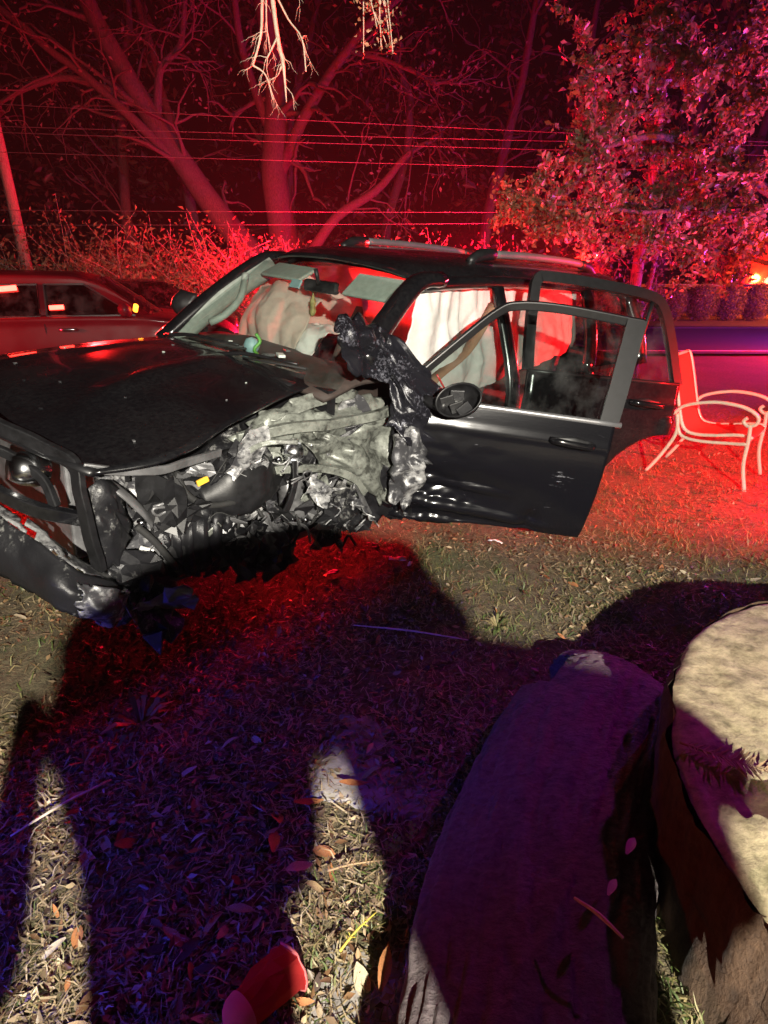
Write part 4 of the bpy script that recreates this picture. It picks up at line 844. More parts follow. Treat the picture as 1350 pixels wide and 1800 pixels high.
# ------------------------------------------------------------------ people standing behind the camera (their shadows cross the lawn)
def person(loc, rz, label, hgt=1.74, arms=((-.33, .02, 1.12), (-.22, .28, 1.36), (.33, .02, 1.12), (.22, .28, 1.36)), sh=.20, stout=1.0, hips=None):
    k = hgt / 1.74
    J = [(0, 0, .95), (0, 0, 1.12), (0, .0, 1.32), (0, 0, 1.45), (0, .02, 1.54), (0, .03, 1.66), (0, .02, 1.74)]
    Rr = [.155, .145, .165, .11, .06, .088, .06]; E = [(i, i + 1) for i in range(6)]
    for s, (el, ha) in ((-1, arms[0:2]), (1, arms[2:4])):
        b = len(J); J += [(s * sh, 0, 1.41), el, ha, (ha[0] - s * .03, ha[1] + .08, ha[2] + .05)]; Rr += [.075, .055, .042, .035]; E += [(2, b), (b, b + 1), (b + 1, b + 2), (b + 2, b + 3)]
    for s in (-1, 1):
        b = len(J); J += [(s * .10, 0, .86), (s * .11, .03, .48), (s * .12, -.02, .09), (s * .13, .14, .04)]; Rr += [.10, .068, .05, .045]; E += [(0, b), (b, b + 1), (b + 1, b + 2), (b + 2, b + 3)]
    me = bpy.data.meshes.new('person'); me.from_pydata([(x * k, y * k, z * k) for x, y, z in J], E, []); me.update()
    o = bpy.data.objects.new('person', me); col.objects.link(o); me.materials.append(MATS['clothing'])
    o.modifiers.new('skin', 'SKIN'); sv = me.skin_vertices[0].data
    for i, q in enumerate(Rr): f_ = (hips if hips and i < 2 else stout) if i < 4 else (1.25 if 7 <= i < 15 else 1); sv[i].radius = (q * k * f_, q * k * .8 * f_)
    sv[0].use_root = True; m = o.modifiers.new('smooth', 'SUBSURF'); m.levels = 2; m.render_levels = 2
    o.location = loc; o.rotation_euler = (0, 0, rz); tag(o, label, 'person'); return o
person((.03, -.42, 0), 0, 'person in dark jacket right behind the camera under the added umbrella', 1.60, ((-.27, .06, 1.26), (-.10, .30, 1.46), (.24, -.04, 1.20), (.20, -.22, 1.24)), .22, 1.2)
person((.61, -.42, 0), 0, 'stout person in a long dark coat beside the photographer, one elbow raised', 1.62, ((-.22, .10, 1.26), (-.10, .18, 1.14), (.36, .0, 1.42), (.28, .08, 1.32)), .25, 1.3, 1.6)
person((-.55, -.46, 0), 0, 'shorter person in dark clothes on the wreck side of the photographer', 1.42)
um = empty('shadow_umbrella', (.377, -.80, 1.10), 0, 'added dark umbrella held low behind the camera', 'shadow_umbrella')  # added and never in view; its dome rounds the top of the shadow
V = [(0, 0, .685)]; F = []
for ring, (r_, z_) in enumerate(((.14, .672), (.26, .63), (.35, .575), (.405, .515))):
    for k in range(32):
        a_ = k * 2 * math.pi / 32; sc_ = 1 - (.055 * ring / 3) * (math.sin(a_ * 4) ** 2); V.append((r_ * sc_ * math.cos(a_), r_ * sc_ * math.sin(a_), z_))
for k in range(32): F.append((0, 1 + k, 1 + (k + 1) % 32))
for ring in range(3):
    for k in range(32): F.append((1 + ring * 32 + k, 1 + (ring + 1) * 32 + k, 1 + (ring + 1) * 32 + (k + 1) % 32, 1 + ring * 32 + (k + 1) % 32))
solid(mesh('canopy', V, F, 'seat_cloth', um), .003)
for k in range(8): a_ = k * math.pi / 4; tube('rib', [(0, 0, .66), (.26 * math.cos(a_), .26 * math.sin(a_), .61), (.40 * math.cos(a_), .40 * math.sin(a_), .505)], .003, 'grey_metal', um, 5, 6)
tube('shaft', [(0, 0, .73), (-.15, .14, .02)], .006, 'grey_metal', um, 8); tube('grip', [(-.135, .126, .09), (-.16, .15, -.03), (-.15, .15, -.06), (-.12, .15, -.05)], .012, 'black_plastic', um, 8, 10)

# ------------------------------------------------------------------ trees
def limb(V, F, pts, r, n=14, seg=8, wob=.06, seed=0):
    P = cr(pts, n)
    for i in range(len(P)): P[i] += np.array(noise.noise_vector(Vector(P[i]) * .9 + Vector((seed, 0, 0)))) * wob * (i / len(P))
    tube_geo([Vector(p) for p in P], r, seg, 1, 1, V, F); return P
def twigs(rg, P, n, length, r, V, F, grav=0.0, depth=1, ends=None, spread=1.0):
    for _ in range(n):
        i = rg.randrange(len(P) // 3, len(P)); p = Vector(P[i]); d = (Vector(P[min(i + 1, len(P) - 1)]) - Vector(P[i - 1])).normalized()
        d = (d + Vector((rg.gauss(0, .7), rg.gauss(0, .7), rg.gauss(0, .6))) * spread).normalized(); L = length * rg.uniform(.5, 1.2); pts = [p]
        for q in range(5):
            d = (d + Vector((rg.gauss(0, .28), rg.gauss(0, .28), rg.gauss(0, .25) - grav))).normalized(); pts.append(pts[-1] + d * L / 5)
        tube_geo(pts, [r, r * .25], 5, 1, 1, V, F, False)
        if ends is not None: ends.append(pts)
        if depth > 1: twigs(rg, [tuple(v) for v in pts], 3, length * .6, r * .5, V, F, grav, depth - 1, ends, spread)
def tree(name, label, limbs, mat, leafmat=None, tw=10, twl=1.6, leaves=0, lsize=.1, seed=1, grav=.0, depth=2, crown='crown', asp=.5, spr=.16, far=1.0):
    limbs = [([(x * far, y * far, (1.62 + (z - 1.62) * far) if z > .2 else z) for x, y, z in pts], [q * far for q in r]) for pts, r in limbs]; twl *= far; lsize *= far; spr *= far
    e = empty(name, limbs[0][0][0], 0, label, 'tree'); o0 = Vector(limbs[0][0][0]); rg = random.Random(seed); V = []; F = []; ends = []
    for pts, r in limbs:
        P = limb(V, F, pts, r, 18, 10, .12, seed); twigs(rg, P, tw, twl, min(r) * .55 + .008, V, F, grav, depth, ends)
    mesh('trunk', [Vector(v) - o0 for v in V], F, mat, e)
    if leaves:
        rng = np.random.default_rng(seed); A = np.array([[tuple(p) for p in e_] for e_ in ends]); n = leaves
        k = rng.integers(0, len(A), n); t = rng.uniform(.5, 4.99, n); i = t.astype(int); fr = (t - i)[:, None]
        C = A[k, i] * (1 - fr) + A[k, i + 1] * fr + rng.normal(size=(n, 3)) * spr - np.array(o0)
        quads_np(crown, leaves_np(rng, C, rng.uniform(.6, 1.3, n) * lsize, asp), 4, LEAF_F, leafmat, e)
    return e
tree('oak_tree', 'leaning bare oak with long limbs reaching up over the power lines', [
    ([(-2.1, 15, -.1), (-2.9, 15, 1.6), (-3.8, 15, 2.8), (-5.0, 15, 4.6), (-5.9, 14.9, 6.4), (-6.6, 14.8, 8.4)], [.36, .24, .12]),
    ([(-4.2, 15, 3.4), (-5.4, 14.7, 4.6), (-6.6, 14.6, 5.6), (-8.2, 14.5, 6.8)], [.12, .05]),
    ([(-4.9, 15, 4.4), (-4.7, 15, 5.4), (-4.2, 15.1, 6.0), (-4.0, 15.1, 7.4)], [.10, .04]),
    ([(-5.6, 14.8, 5.0), (-6.6, 14.6, 5.2), (-7.6, 14.5, 4.9), (-8.6, 14.4, 4.4)], [.08, .03]),
    ], 'bark', 'moss_mat', 13, 1.7, 900, .10, 3, .06, far=1.33)
tree('live_oak', 'upright oak with red-lit branches spreading behind the wreck roof', [
    ([(-2.3, 16, -.1), (-2.45, 16, 2), (-2.6, 16, 3.8), (-2.45, 16, 5.4), (-2.8, 16, 8.6)], [.40, .30, .16]),
    ([(-2.5, 16, 3.6), (-1.8, 15.9, 4.8), (-.8, 15.8, 6.0), (.2, 15.7, 6.8), (1.2, 15.6, 7.3)], [.15, .10, .05]),
    ([(-2.3, 15.6, 1.2), (-1.2, 15.4, 2.6), (-.2, 15.2, 3.2), (.55, 15.1, 3.9), (1.1, 15, 4.2)], [.14, .09, .04]),
    ([(-2.6, 16, 4.4), (-3.1, 16, 6.0), (-3.2, 15.8, 8.0)], [.12, .05]),
    ([(-.8, 15.8, 6.0), (.2, 15.6, 5.7), (1.2, 15.5, 5.3)], [.06, .03]),
    ], 'bark', 'moss_mat', 12, 1.6, 800, .10, 6, .05, far=1.33)
tree('slender_tree', 'pale pink-lit slender trunk standing beyond the rear door', [
    ([(5.5, 14, -.1), (5.55, 14, 1.2), (5.6, 14, 2.6), (5.5, 14, 5.0)], [.14, .12, .08]), ([(5.75, 14.3, -.1), (6.0, 14.3, 1.2), (6.2, 14.3, 2.6)], [.07, .04]), ([(5.3, 14.2, -.1), (4.8, 14.2, 1.4), (4.4, 14.2, 2.6)], [.06, .03])], 'pale_bark', 'tree_leaf', 7, 1.0, 1500, .10, 9)
# leafy tree overhanging the right side
CL = [(1.67, 7.67, 2.34), (1.45, 7.41, 2.4), (2.04, 7.99, 2.73), (2.25, 7.51, 2.98), (2.05, 7.33, 2.14), (1.88, 8.0, 2.06), (2.95, 9.04, 2.61), (3.18, 8.8, 3.03), (2.55, 8.73, 3.74), (2.47, 7.64, 3.87), (3.15, 8.27, 3.58), (3.16, 7.75, 3.95), (3.48, 7.55, 3.4), (3.73, 7.41, 3.81), (3.9, 7.63, 3.06), (3.93, 9.05, 3.14), (3.64, 8.86, 2.59), (3.32, 8.81, 2.18), (4.14, 8.8, 2.58), (4.0, 7.59, 2.56), (3.47, 7.82, 1.95), (4.25, 8.45, 2.0), (4.88, 8.66, 2.0), (4.25, 8.91, 1.75), (4.9, 8.96, 1.75), (3.99, 7.37, 3.36), (5.12, 8.41, 2.72), (4.89, 8.54, 3.92), (2.93, 8.21, 4.3), (2.08, 7.56, 3.94), (2.64, 8.15, 3.33), (4.27, 7.38, 2.26), (3.29, 9.07, 2.05)]
lt = empty('leafy_tree', (7.6, 9.4, 0), 0, 'dense leafy tree reaching in over the chair, lit red and violet', 'tree'); o0 = Vector((7.6, 9.4, 0)); V = []; F = []; rg = random.Random(12); tw_pts = []
limb(V, F, [(7.6, 9.4, -.1), (7.4, 9.3, 1.4), (7.5, 9.2, 3.2), (7.2, 9.0, 5.5)], [.28, .2, .1])
hubs = []
for pts, r in (([(7.4, 9.3, 1.3), (6.0, 8.9, 2.0), (4.7, 8.5, 2.6), (3.4, 8.2, 3.05), (2.4, 8.0, 2.9)], [.10, .06, .025]), ([(7.4, 9.3, 1.7), (6.0, 8.6, 2.5), (4.6, 8.2, 3.3), (3.4, 8.0, 3.9)], [.09, .05, .02]), ([(6.4, 9.0, 1.8), (5.2, 8.7, 1.95), (4.2, 8.5, 2.3), (3.3, 8.3, 2.25), (2.4, 8.0, 2.35)], [.06, .04, .015]), ([(7.5, 9.2, 3.0), (6.2, 8.6, 3.7), (5.0, 8.2, 4.3), (3.6, 8.0, 4.6)], [.09, .05, .02]), ([(7.4, 9.3, 1.2), (6.2, 9.1, 1.45), (5.0, 8.9, 1.75), (4.2, 8.7, 1.9)], [.05, .02])):
    P = limb(V, F, pts, r, 22, 8, .10, 5); hubs += [Vector(p) for p in P[4:]]
for c in CL:
    c = Vector(c); h = min(hubs, key=lambda q: (q - c).length)
    mid = h.lerp(c, .5) + Vector((rg.gauss(0, .1), rg.gauss(0, .1), rg.gauss(0, .1)))
    P = limb(V, F, [h, mid, c], [.018, .007], 8, 5, .05, 8)
    for _ in range(15):
        b = Vector(P[rg.randrange(3, 9)]); d = Vector((rg.gauss(-.15, .6), rg.gauss(0, .6), rg.gauss(-.05, .6))).normalized(); pts = [b]
        L = rg.uniform(.25, .62)
        for q in range(5): d = (d + Vector((rg.gauss(0, .2), rg.gauss(0, .2), rg.gauss(-.06, .2)))).normalized(); pts.append(pts[-1] + d * L / 5)
        tube_geo(pts, [.006, .002], 4, 1, 1, V, F, False); tw_pts.append(pts)
mesh('trunk', [Vector(v) - o0 for v in V], F, 'bark', lt)
rng = np.random.default_rng(3); A = np.array([[tuple(p) for p in q] for q in tw_pts]); n = 20000
k = rng.integers(0, len(A), n); t = rng.uniform(.6, 4.99, n); i = t.astype(int); fr = (t - i)[:, None]
C = A[k, i] * (1 - fr) + A[k, i + 1] * fr + rng.normal(size=(n, 3)) * .035 - np.array(o0)
quads_np('crown', leaves_np(rng, C, rng.uniform(.045, .105, n), .55), 4, LEAF_F, 'tree_leaf', lt)
# undergrowth on the far verge
rng = np.random.default_rng(9)
BU = [(-9.2, 13.0, 2.3, 1.5), (-7.4, 12.8, 2.2, 1.3), (-6.0, 13.0, 2.7, 1.2), (-4.8, 12.8, 2.5, 1.1), (-3.6, 12.9, 2.6, 1.1), (-2.4, 13.0, 2.4, 1.0), (-1.0, 13.2, 2.2, 1.2), (.6, 13.3, 2.1, 1.2), (2.2, 13.4, 2.1, 1.2), (3.8, 13.6, 1.9, 1.2)]
for bi, (x, y, h, w) in enumerate(BU):
    where = ('beside the utility pole', 'behind the maroon car rear', 'behind the maroon car roof', 'behind the maroon car hood', 'left of the wreck windshield', 'behind the wreck windshield pillar', 'behind the front of the wreck roof', 'behind the middle of the wreck roof', 'behind the wreck roof rails', 'behind the rear of the wreck')[bi]
    e = empty('roadside_bush', (x, y, 0), 0, 'tangled red-lit bush ' + where, 'bush', 'bushes along the far verge'); V = []; F = []; rg = random.Random(bi); tp = []
    for _ in range(70):
        a = rg.uniform(0, 6.28); pts = [Vector((math.cos(a) * .3 * w * rg.random(), math.sin(a) * .3 * rg.random(), 0))]; d = Vector((math.cos(a) * .5, math.sin(a) * .4, 1)).normalized(); L = h * rg.uniform(.6, 1.15)
        for q in range(5): d = (d + Vector((rg.gauss(0, .22), rg.gauss(0, .2), rg.gauss(-.10, .15)))).normalized(); pts.append(pts[-1] + d * L / 5)
        tube_geo(pts, [.014, .004], 4, 1, 1, V, F, False); tp.append([tuple(p) for p in pts])
    mesh('stems', V, F, 'pale_bark', e); A = np.array(tp); n = 4200; k = rng.integers(0, len(A), n); t = rng.uniform(1.0, 4.99, n); i = t.astype(int); fr = (t - i)[:, None]
    C = A[k, i] * (1 - fr) + A[k, i + 1] * fr + rng.normal(size=(n, 3)) * np.array([.16 * w, .12, .10]); C[:, 2] = np.abs(C[:, 2])
    quads_np('foliage', leaves_np(rng, C, rng.uniform(.05, .14, n), .4), 4, LEAF_F, 'bush_leaf', e)
# dark wood behind
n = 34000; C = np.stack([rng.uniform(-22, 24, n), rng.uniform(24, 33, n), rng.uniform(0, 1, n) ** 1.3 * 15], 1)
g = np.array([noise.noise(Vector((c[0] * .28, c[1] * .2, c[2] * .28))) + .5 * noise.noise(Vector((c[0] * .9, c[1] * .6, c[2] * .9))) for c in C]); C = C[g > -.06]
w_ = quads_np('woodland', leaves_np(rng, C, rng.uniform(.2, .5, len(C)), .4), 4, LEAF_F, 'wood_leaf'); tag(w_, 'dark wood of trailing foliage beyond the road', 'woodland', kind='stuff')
rg = random.Random(31)
for k in range(9):
    x = -14 + k * 3.6 + rg.uniform(-.8, .8); y = rg.uniform(23.5, 28); V = []; F = []
    P = limb(V, F, [(x, y, -.1), (x + rg.uniform(-.4, .4), y, 3), (x + rg.uniform(-.9, .9), y, 7), (x + rg.uniform(-1.6, 1.6), y, 11)], [.26, .18, .08], 14, 8, .2, k)
    twigs(rg, P, 9, 2.6, .05, V, F, .02, 2)
    e = empty('wood_tree', (x, y, 0), 0, 'bare dim tree trunk in the dark wood', 'tree', 'bare trees in the dark wood'); e['label'] = ('first', 'second', 'third', 'fourth', 'fifth', 'sixth', 'seventh', 'eighth', 'last')[k] + ' bare dim trunk in the dark wood, counted from the patrol car side'
    mesh('trunk', [Vector(v) - Vector((x, y, 0)) for v in V], F, 'bark', e)
# clipped shrubs and fence over the road on the right
fn = empty('garden_fence', (11, 22.2, 0), 0, 'low rail fence behind the clipped shrubs across the road', 'fence')
for z in (.55, 1.02): box('rail', (0, 0, z), (11, .05, .10), 'pale_bark', fn)
for k in range(8): box('post', (-5.2 + k * 1.5, .06, .55), (.09, .08, 1.1), 'pale_bark', fn)
for k, (x, w) in enumerate(((8.6, .42), (9.35, .40), (10.25, .5), (11.15, .48), (12.0, .5), (12.9, .5))):
    e = empty('clipped_shrub', (x, 20.2, 0), 0, ('rounded clipped shrub just right of the rear door', 'tall narrow clipped shrub second along the fence', 'broad clipped shrub third along the fence', 'clipped shrub fourth along the fence', 'clipped shrub fifth along the fence beside the lights', 'clipped shrub nearest the fire engine')[k], 'shrub', 'clipped shrubs along the fence')
    n = 2200; u = rng.normal(size=(n, 3)); u /= np.linalg.norm(u, axis=1, keepdims=True); C = u * rng.uniform(.8, 1.03, (n, 1)) * np.array([w, w, .58]) + np.array([0, 0, .56])
    quads_np('foliage', leaves_np(rng, C, rng.uniform(.05, .10, n), .5), 4, LEAF_F, 'bush_leaf', e)
    lathe('core', [(0, .05), (w * .6, .15), (w * .8, .55), (w * .6, .95), (0, 1.08)], 'bark', e, 12)
# power lines and poles
up = empty('utility_pole', (-8.35, 15, 0), 0, 'pale utility pole leaning at the far verge', 'pole')
tube('pole', [(0, 0, 0), (-.03, 0, 3.0), (-.08, 0, 7.6)], [.13, .10], 'pale_bark', up, 10)
box('crossarm', (-.06, 0, 7.1), (1.8, .1, .12), 'pale_bark', up)
for k, (zl, zr) in enumerate(((4.37, 4.07), (4.03, 3.87), (3.93, 3.74), (3.61, 3.44), (2.64, 2.61), (2.38, 2.40))):
    sl = (zr - zl) / 6.8; P = [(x, 13 + .0 * k, zl + sl * (x + 6.5) + .00035 * (x + 3) ** 2) for x in np.linspace(-34, 34, 40)]
    o = tube('power_line', P, .006, 'steel_wire', None, 5)
    tag(o, ('topmost power line crossing the dark trees', 'second power line from the top', 'third power line from the top', 'fourth power line, alone below the upper three', 'upper of the two low cables near the bushes', 'lowest cable just above the bushes')[k], 'power line', 'power lines over the road')
# pale dead branch hanging in near the top of the frame
db = empty('hanging_branch', (-.5, 3.2, 3.6), 0, 'pale bare dead branch hanging down at the top of the frame', 'branch'); V = []; F = []; o0 = Vector((-.5, 3.2, 3.6))
for pts, r in (([(-.50, 3.25, 3.6), (-.49, 3.24, 3.0), (-.485, 3.2, 2.72), (-.46, 3.15, 2.52), (-.44, 3.12, 2.44), (-.43, 3.1, 2.30)], [.02, .017, .013, .012, .003]), ([(-.50, 3.24, 2.95), (-.53, 3.22, 2.7), (-.54, 3.18, 2.56), (-.58, 3.15, 2.44)], [.012, .009, .006]), ([(-.58, 3.15, 2.44), (-.52, 3.13, 2.40), (-.49, 3.1, 2.31)], [.006, .003]), ([(-.49, 3.22, 2.75), (-.42, 3.2, 2.62), (-.36, 3.16, 2.54), (-.345, 3.14, 2.42)], [.006, .004]), ([(-.46, 3.15, 2.54), (-.50, 3.12, 2.47), (-.51, 3.12, 2.46)], [.006, .003]), ([(-.5, 3.22, 2.80), (-.515, 3.2, 2.62), (-.505, 3.17, 2.50)], [.006, .002]), ([(-.46, 3.15, 2.50), (-.44, 3.14, 2.46), (-.455, 3.12, 2.42)], [.012, .006]), ([(-.50, 3.25, 3.2), (-.40, 3.25, 2.8), (-.38, 3.2, 2.72)], [.008, .004])):
    P = limb(V, F, pts, [q * .72 for q in r], 12, 6, .03, 2); twigs(random.Random(int(r[0] * 1e5)), P, 3, .10, .002, V, F, .25, 2, None, .7)
mesh('twigs', [Vector(v) - o0 for v in V], F, 'twig_pale', db)
hs = empty('hanging_spray', (-.02, 3.25, 3.4), 0, 'dry leafy spray dangling beside the hanging dead branch', 'branch'); V = []; F = []; o0 = Vector((-.02, 3.25, 3.4)); tp = []
for k in range(7):
    rg = random.Random(k); P = limb(V, F, [(-.02, 3.25, 3.4), (-.05 + rg.uniform(-.05, .05), 3.25, 2.85), (-.03 + rg.uniform(-.07, .07), 3.2 + rg.uniform(-.05, .05), 2.47 + rg.uniform(0, .2))], [.006, .002], 10, 5, .04, k); tp.append(P[5:])
mesh('twigs', [Vector(v) - o0 for v in V], F, 'twig_pale', hs)
A = np.concatenate(tp); n = 260; C = A[rng.integers(0, len(A), n)] + rng.normal(size=(n, 3)) * .018 - np.array(o0)
quads_np('leaves', leaves_np(rng, C, rng.uniform(.012, .03, n), .6), 4, LEAF_F, 'litter_mat', hs)

# ------------------------------------------------------------------ ground cover
def scatter(n, x0, x1, y0, y1, power=1.0, dens=None):
    y = y0 + (y1 - y0) * rng.uniform(0, 1, n) ** power; half = .75 * y + .55
    x = rng.uniform(-1, 1, n) * half; ok = (x > x0) & (x < x1)
    x, y = x[ok], y[ok]
    if dens is not None:
        d = np.array([dens(a, b) for a, b in zip(x, y)]); k = rng.uniform(0, 1, len(x)) < d; x, y = x[k], y[k]
    z = np.array([gh(a, b) for a, b in zip(x, y)]); return np.stack([x, y, z], 1)
def grassy(x, y): return max(.03, min(1, .45 + 1.3 * noise.noise(Vector((x * .8 + 4, y * .8, 2))) + .9 * noise.noise(Vector((x * 3, y * 3, 7)))))
def bare(x, y): return max(.06, min(1, .5 - 1.0 * noise.noise(Vector((x * .8 + 4, y * .8, 2))) + 1.1 * noise.noise(Vector((x * 2.2, y * 2.2, 5))))) * (1 if y < 3.4 else .5)
C = scatter(95000, -4, 5, .55, 7.5, 1.1, grassy); n = len(C)
o = quads_np('grass', strips_np(rng, C, rng.uniform(.02, .07, n), rng.uniform(.002, .006, n), .6, .6), 6, STRIP_F, 'grass_mat'); tag(o, 'short patchy grass on the lawn', 'grass', kind='stuff')
C = scatter(80000, -4, 5, .5, 7.5, 1.3, bare); C[:, 2] += rng.uniform(.001, .014, len(C)); n = len(C)
o = quads_np('straw_litter', strips_np(rng, C, rng.uniform(.015, .075, n), rng.uniform(.0015, .005, n), .08, .8), 6, STRIP_F, 'straw_mat'); tag(o, 'dry straw and twig litter scattered over the earth', 'litter', kind='stuff')
C = scatter(36000, -4, 5, .5, 6.0, 1.3, bare); C[:, 2] += rng.uniform(.003, .018, len(C)); n = len(C)
o = quads_np('leaf_litter', leaves_np(rng, C, rng.uniform(.010, .045, n), .42, .55), 4, LEAF_F, 'litter_mat'); tag(o, 'small broken brown leaves covering the ground', 'litter', kind='stuff')
# larger single leaves, close to the camera
LM = []
for k in range(6):
    rg = random.Random(100 + k); w = (.30, .36, .24, .42, .20, .5)[k]; V = []
    for i in range(6):
        t = i / 5; hw = w * .5 * math.sin(math.pi * min(1, t * .93 + .06)) ** .8; cz = .10 * math.sin(t * 3 + k) + .12 * (t - .5) ** 2; cu = .10 + .12 * rg.random()
        V += [(t - .5, -hw, cz + cu * hw * 2), (t - .5, 0, cz), (t - .5, hw, cz + cu * hw * 2 * rg.uniform(.4, 1.3))]
    F = [(i * 3 + j, i * 3 + j + 1, i * 3 + j + 4, i * 3 + j + 3) for i in range(5) for j in (0, 1)]
    for m in ('leaf_brown', 'leaf_tan', 'leaf_orange', 'leaf_pale', 'leaf_dark'):
        me = bpy.data.meshes.new('leaf'); me.from_pydata(V, [], F); me.update(); me.materials.append(MATS[m]); me.polygons.foreach_set('use_smooth', [True] * len(F)); LM.append(me)
rg = random.Random(8)
def put_leaf(x, y, z, s, mi=None, rx=0, ry=0, rz=None, parent=ground):
    o = bpy.data.objects.new('leaf', LM[rg.randrange(len(LM)) if mi is None else mi]); col.objects.link(o); o.parent = parent
    o.location = (x, y, z); o.scale = (s, s, s); o.rotation_euler = (rx, ry, rg.uniform(0, 6.28) if rz is None else rz)
for k in range(285):
    y = .6 + 2.6 * rg.random() ** 1.5; x = rg.uniform(-1, 1) * (.70 * y + .3)
    if x > .05 and y < 2.05 and x > (y - 1.0) * .55: x = -abs(x) * .9
    if (-.3 < x < .4) and 1.32 < y < 1.86: 
        if rg.random() < .85: continue
        z = .035
    else: z = gh(x, y) + .012
    put_leaf(x, y, z, rg.uniform(.03, .085), None, rg.gauss(0, .35), rg.gauss(0, .3))
for x, y, z, s, mi, rz in ((-.10, 1.47, .04, .10, 12, .2), (-.24, 1.40, .035, .10, 12, .3), (-.33, 1.26, .03, .10, 7, 1.7), (-.24, 1.17, .04, .08, 8, .4), (.10, 1.06, .05, .09, 10, .1), (.0, .90, .05, .11, 2, 1.4), (-.05, 1.62, .04, .06, 3, 1.2), (.20, 1.62, .04, .045, 3, 1.4)):
    put_leaf(x, y, z, s, mi, .2, .1, rz)
for x, y, z, s in ((.60, 1.02, .315, .07), (.52, .92, .31, .06)): put_leaf(x, y, z, s, 3, .1, .2, .9)
# clover and weeds
def sprig(name, loc, label, nleaf, size, mat, kind):
    e = empty(name, loc, 0, label, 'plant'); rg = random.Random(int(abs(loc[0]) * 1000)); V = []; F = []; LV = []; LF = []
    for k in range(nleaf):
        a = rg.uniform(0, 6.28); d = Vector((math.cos(a), math.sin(a), rg.uniform(.3, 1.0) if kind != 'clover' else 1.2)).normalized(); L = size * rg.uniform(.6, 1.2)
        if kind == 'clover':
            c = Vector((rg.gauss(0, size), rg.gauss(0, size * .6), 0)); top = c + Vector((0, 0, L * .6)); tube_geo([c, top], .0012, 4, 1, 1, V, F)
            for q in range(3):
                b = q * 2.09 + a; u = Vector((math.cos(b), math.sin(b), .25)); w = Vector((-math.sin(b), math.cos(b), 0)); n0 = len(LV); r = size * .42
                LV += [top, top + u * r * .6 + w * r * .5, top + u * r, top + u * r * .6 - w * r * .5]; LF.append((n0, n0 + 1, n0 + 2, n0 + 3))
        else:
            w = Vector((-d.y, d.x, 0)).normalized() * L * .06; n0 = len(LV)
            LV += [-w * .5, w * .5, d * L * .6 - w, d * L * .6 + w, d * L + Vector((0, 0, -L * .25))]; LF += [(n0, n0 + 1, n0 + 3, n0 + 2), (n0 + 2, n0 + 3, n0 + 4)]
    if V: mesh('stems', V, F, 'leaf_green', e)
    mesh('leaves', LV, LF, mat, e, False)
sprig('clover_patch', (.05, 1.25, .03), 'bright green clover leaves at the slab edge', 9, .035, 'leaf_green', 'clover')
sprig('weed', (-.93, 1.78, .0), 'spiky green weed at the left edge of the shadow', 26, .16, 'grass_mat', 'weed')
sprig('weed', (-1.06, 1.6, .0), 'smaller green weed below the spiky one', 14, .08, 'grass_mat', 'weed')
sprig('weed', (.55, 2.45, 0), 'green weed in the lit grass past the log', 30, .09, 'grass_mat', 'weed')
sprig('weed', (.30, 2.75, 0), 'low green weed near the shadow edge below the door', 30, .07, 'grass_mat', 'weed')
# fern fronds
def frond(name, pts, n, L, mat, label):
    e = empty(name, pts[0], 0, label, 'frond'); P = cr(pts, n) - np.array(pts[0]); tube('stem', P, [.004, .0015], mat, e, 5); V = []; F = []; 
    for i in range(2, n):
        t = Vector(P[i] - P[i - 1]).normalized(); s = t.cross(Vector((0, 0, 1))).normalized(); l = L * math.sin(math.pi * (.12 + .85 * i / n)) * rg.uniform(.85, 1.1)
        for sg in (-1, 1):
            l *= rg.choice((1, 1, 1, .5, .15)); d = (s * sg + t * rg.uniform(.2, .9) + Vector((0, 0, rg.uniform(-.1, .35)))).normalized(); c = Vector(P[i]); w = t * l * .07; b = len(V)
            V += [c - w, c + w, c + d * l * .6 + w, c + d * l * .6 - w, c + d * l]; F += [(b, b + 1, b + 2, b + 3), (b + 3, b + 2, b + 4)]
    o = mesh('leaflets', V, F, mat, e, False); solid(o, .002)
frond('fern_frond', [(.80, 1.24, .432), (.88, 1.17, .448), (1.0, 1.12, .446), (1.2, 1.14, .435)], 44, .05, 'leaf_tan', 'dried fern frond lying across the lit stump top')
frond('fern_frond', [(-.11, .94, .05), (-.07, .98, .065), (-.02, 1.03, .06)], 12, .018, 'silk_yellow', 'small yellow fern tip on the leafy stone')
frond('fern_frond', [(-.16, 1.16, .04), (-.08, 1.17, .055), (.02, 1.19, .045)], 20, .03, 'leaf_tan', 'tan fern frond among the leaves below the slab')
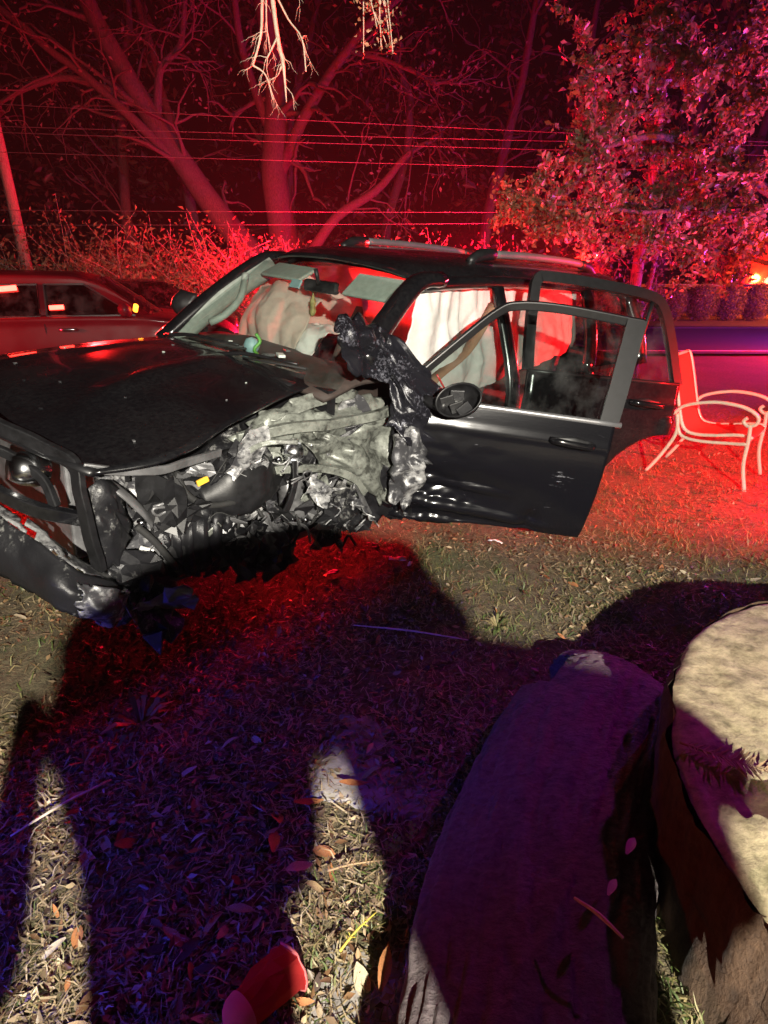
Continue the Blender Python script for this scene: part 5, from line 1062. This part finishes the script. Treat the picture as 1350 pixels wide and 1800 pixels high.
# straight dead stems
for x, y, a, L, m, lb in ((-1.02, 1.38, .75, .30, 'twig_pale', 'straight pale dead stem lying left of the shadow'), (.12, 2.35, -.25, .55, 'twig_pale', 'long thin twig lying in the lit grass near the shadow edge'), (.22, .96, .05, .10, 'white_plastic', 'short white sliver against the log base'), (.47, .86, -.9, .12, 'twig_pale', 'thin pale stem lying on top of the log')):
    z = .295 if m == 'twig_pale' and L == .12 else .03
    o = tube('dead_stem' if m == 'twig_pale' else 'white_sliver', [(x - math.cos(a) * L / 2, y - math.sin(a) * L / 2, z), (x, y, z + .015), (x + math.cos(a) * L / 2, y + math.sin(a) * L / 2, z + .01)], [.003, .005, .003], m, None, 6, 8); tag(o, lb, 'twig' if m == 'twig_pale' else 'debris')
# broken plastic on the lawn
for k, (x, y, s, lb) in enumerate(((.08, 3.12, .05, 'white plastic shard on the grass below the driver door'), (.15, 3.05, .022, 'tiny white fragment beside the white shard'), (.70, 3.36, .045, 'white sliver in the red-lit grass under the door'), (-.30, 2.95, .05, 'black plastic fragment in the shadow of the wreck'), (-.05, 3.3, .04, 'dark bent scrap on the lit grass by the torn wheel arch'))):
    G = crumple(net([[(-s, -s * .35, 0), (0, -s * .4, .004), (s, -s * .3, 0)], [(-s, s * .3, .006), (0, s * .4, .012), (s, s * .35, .004)]], 6, 8), .006, 20, k)
    o = gmesh('plastic_shard', G, 'white_plastic' if k < 3 else 'black_plastic', None, .003); o.location = (x, y, gh(x, y) + .02); o.rotation_euler = (0, 0, k * 1.3); tag(o, lb, 'debris')

# ------------------------------------------------------------------ damp night air that carries the beacon light
m, nt, b = nodes('night_air'); nt.nodes.remove(b); pv = nt.nodes.new('ShaderNodeVolumePrincipled')
pv.inputs['Color'].default_value = (.9, .9, .92, 1); pv.inputs['Density'].default_value = .0006; pv.inputs['Anisotropy'].default_value = .2
nt.links.new(pv.outputs[0], nt.nodes['Material Output'].inputs['Volume'])
hz = box('haze', (0, 30, 7.0), (400, 400, 16.2), 'night_air'); hz['kind'] = 'stuff'; hz['label'] = 'thin damp night air glowing in the beacon light'; hz['category'] = 'haze'
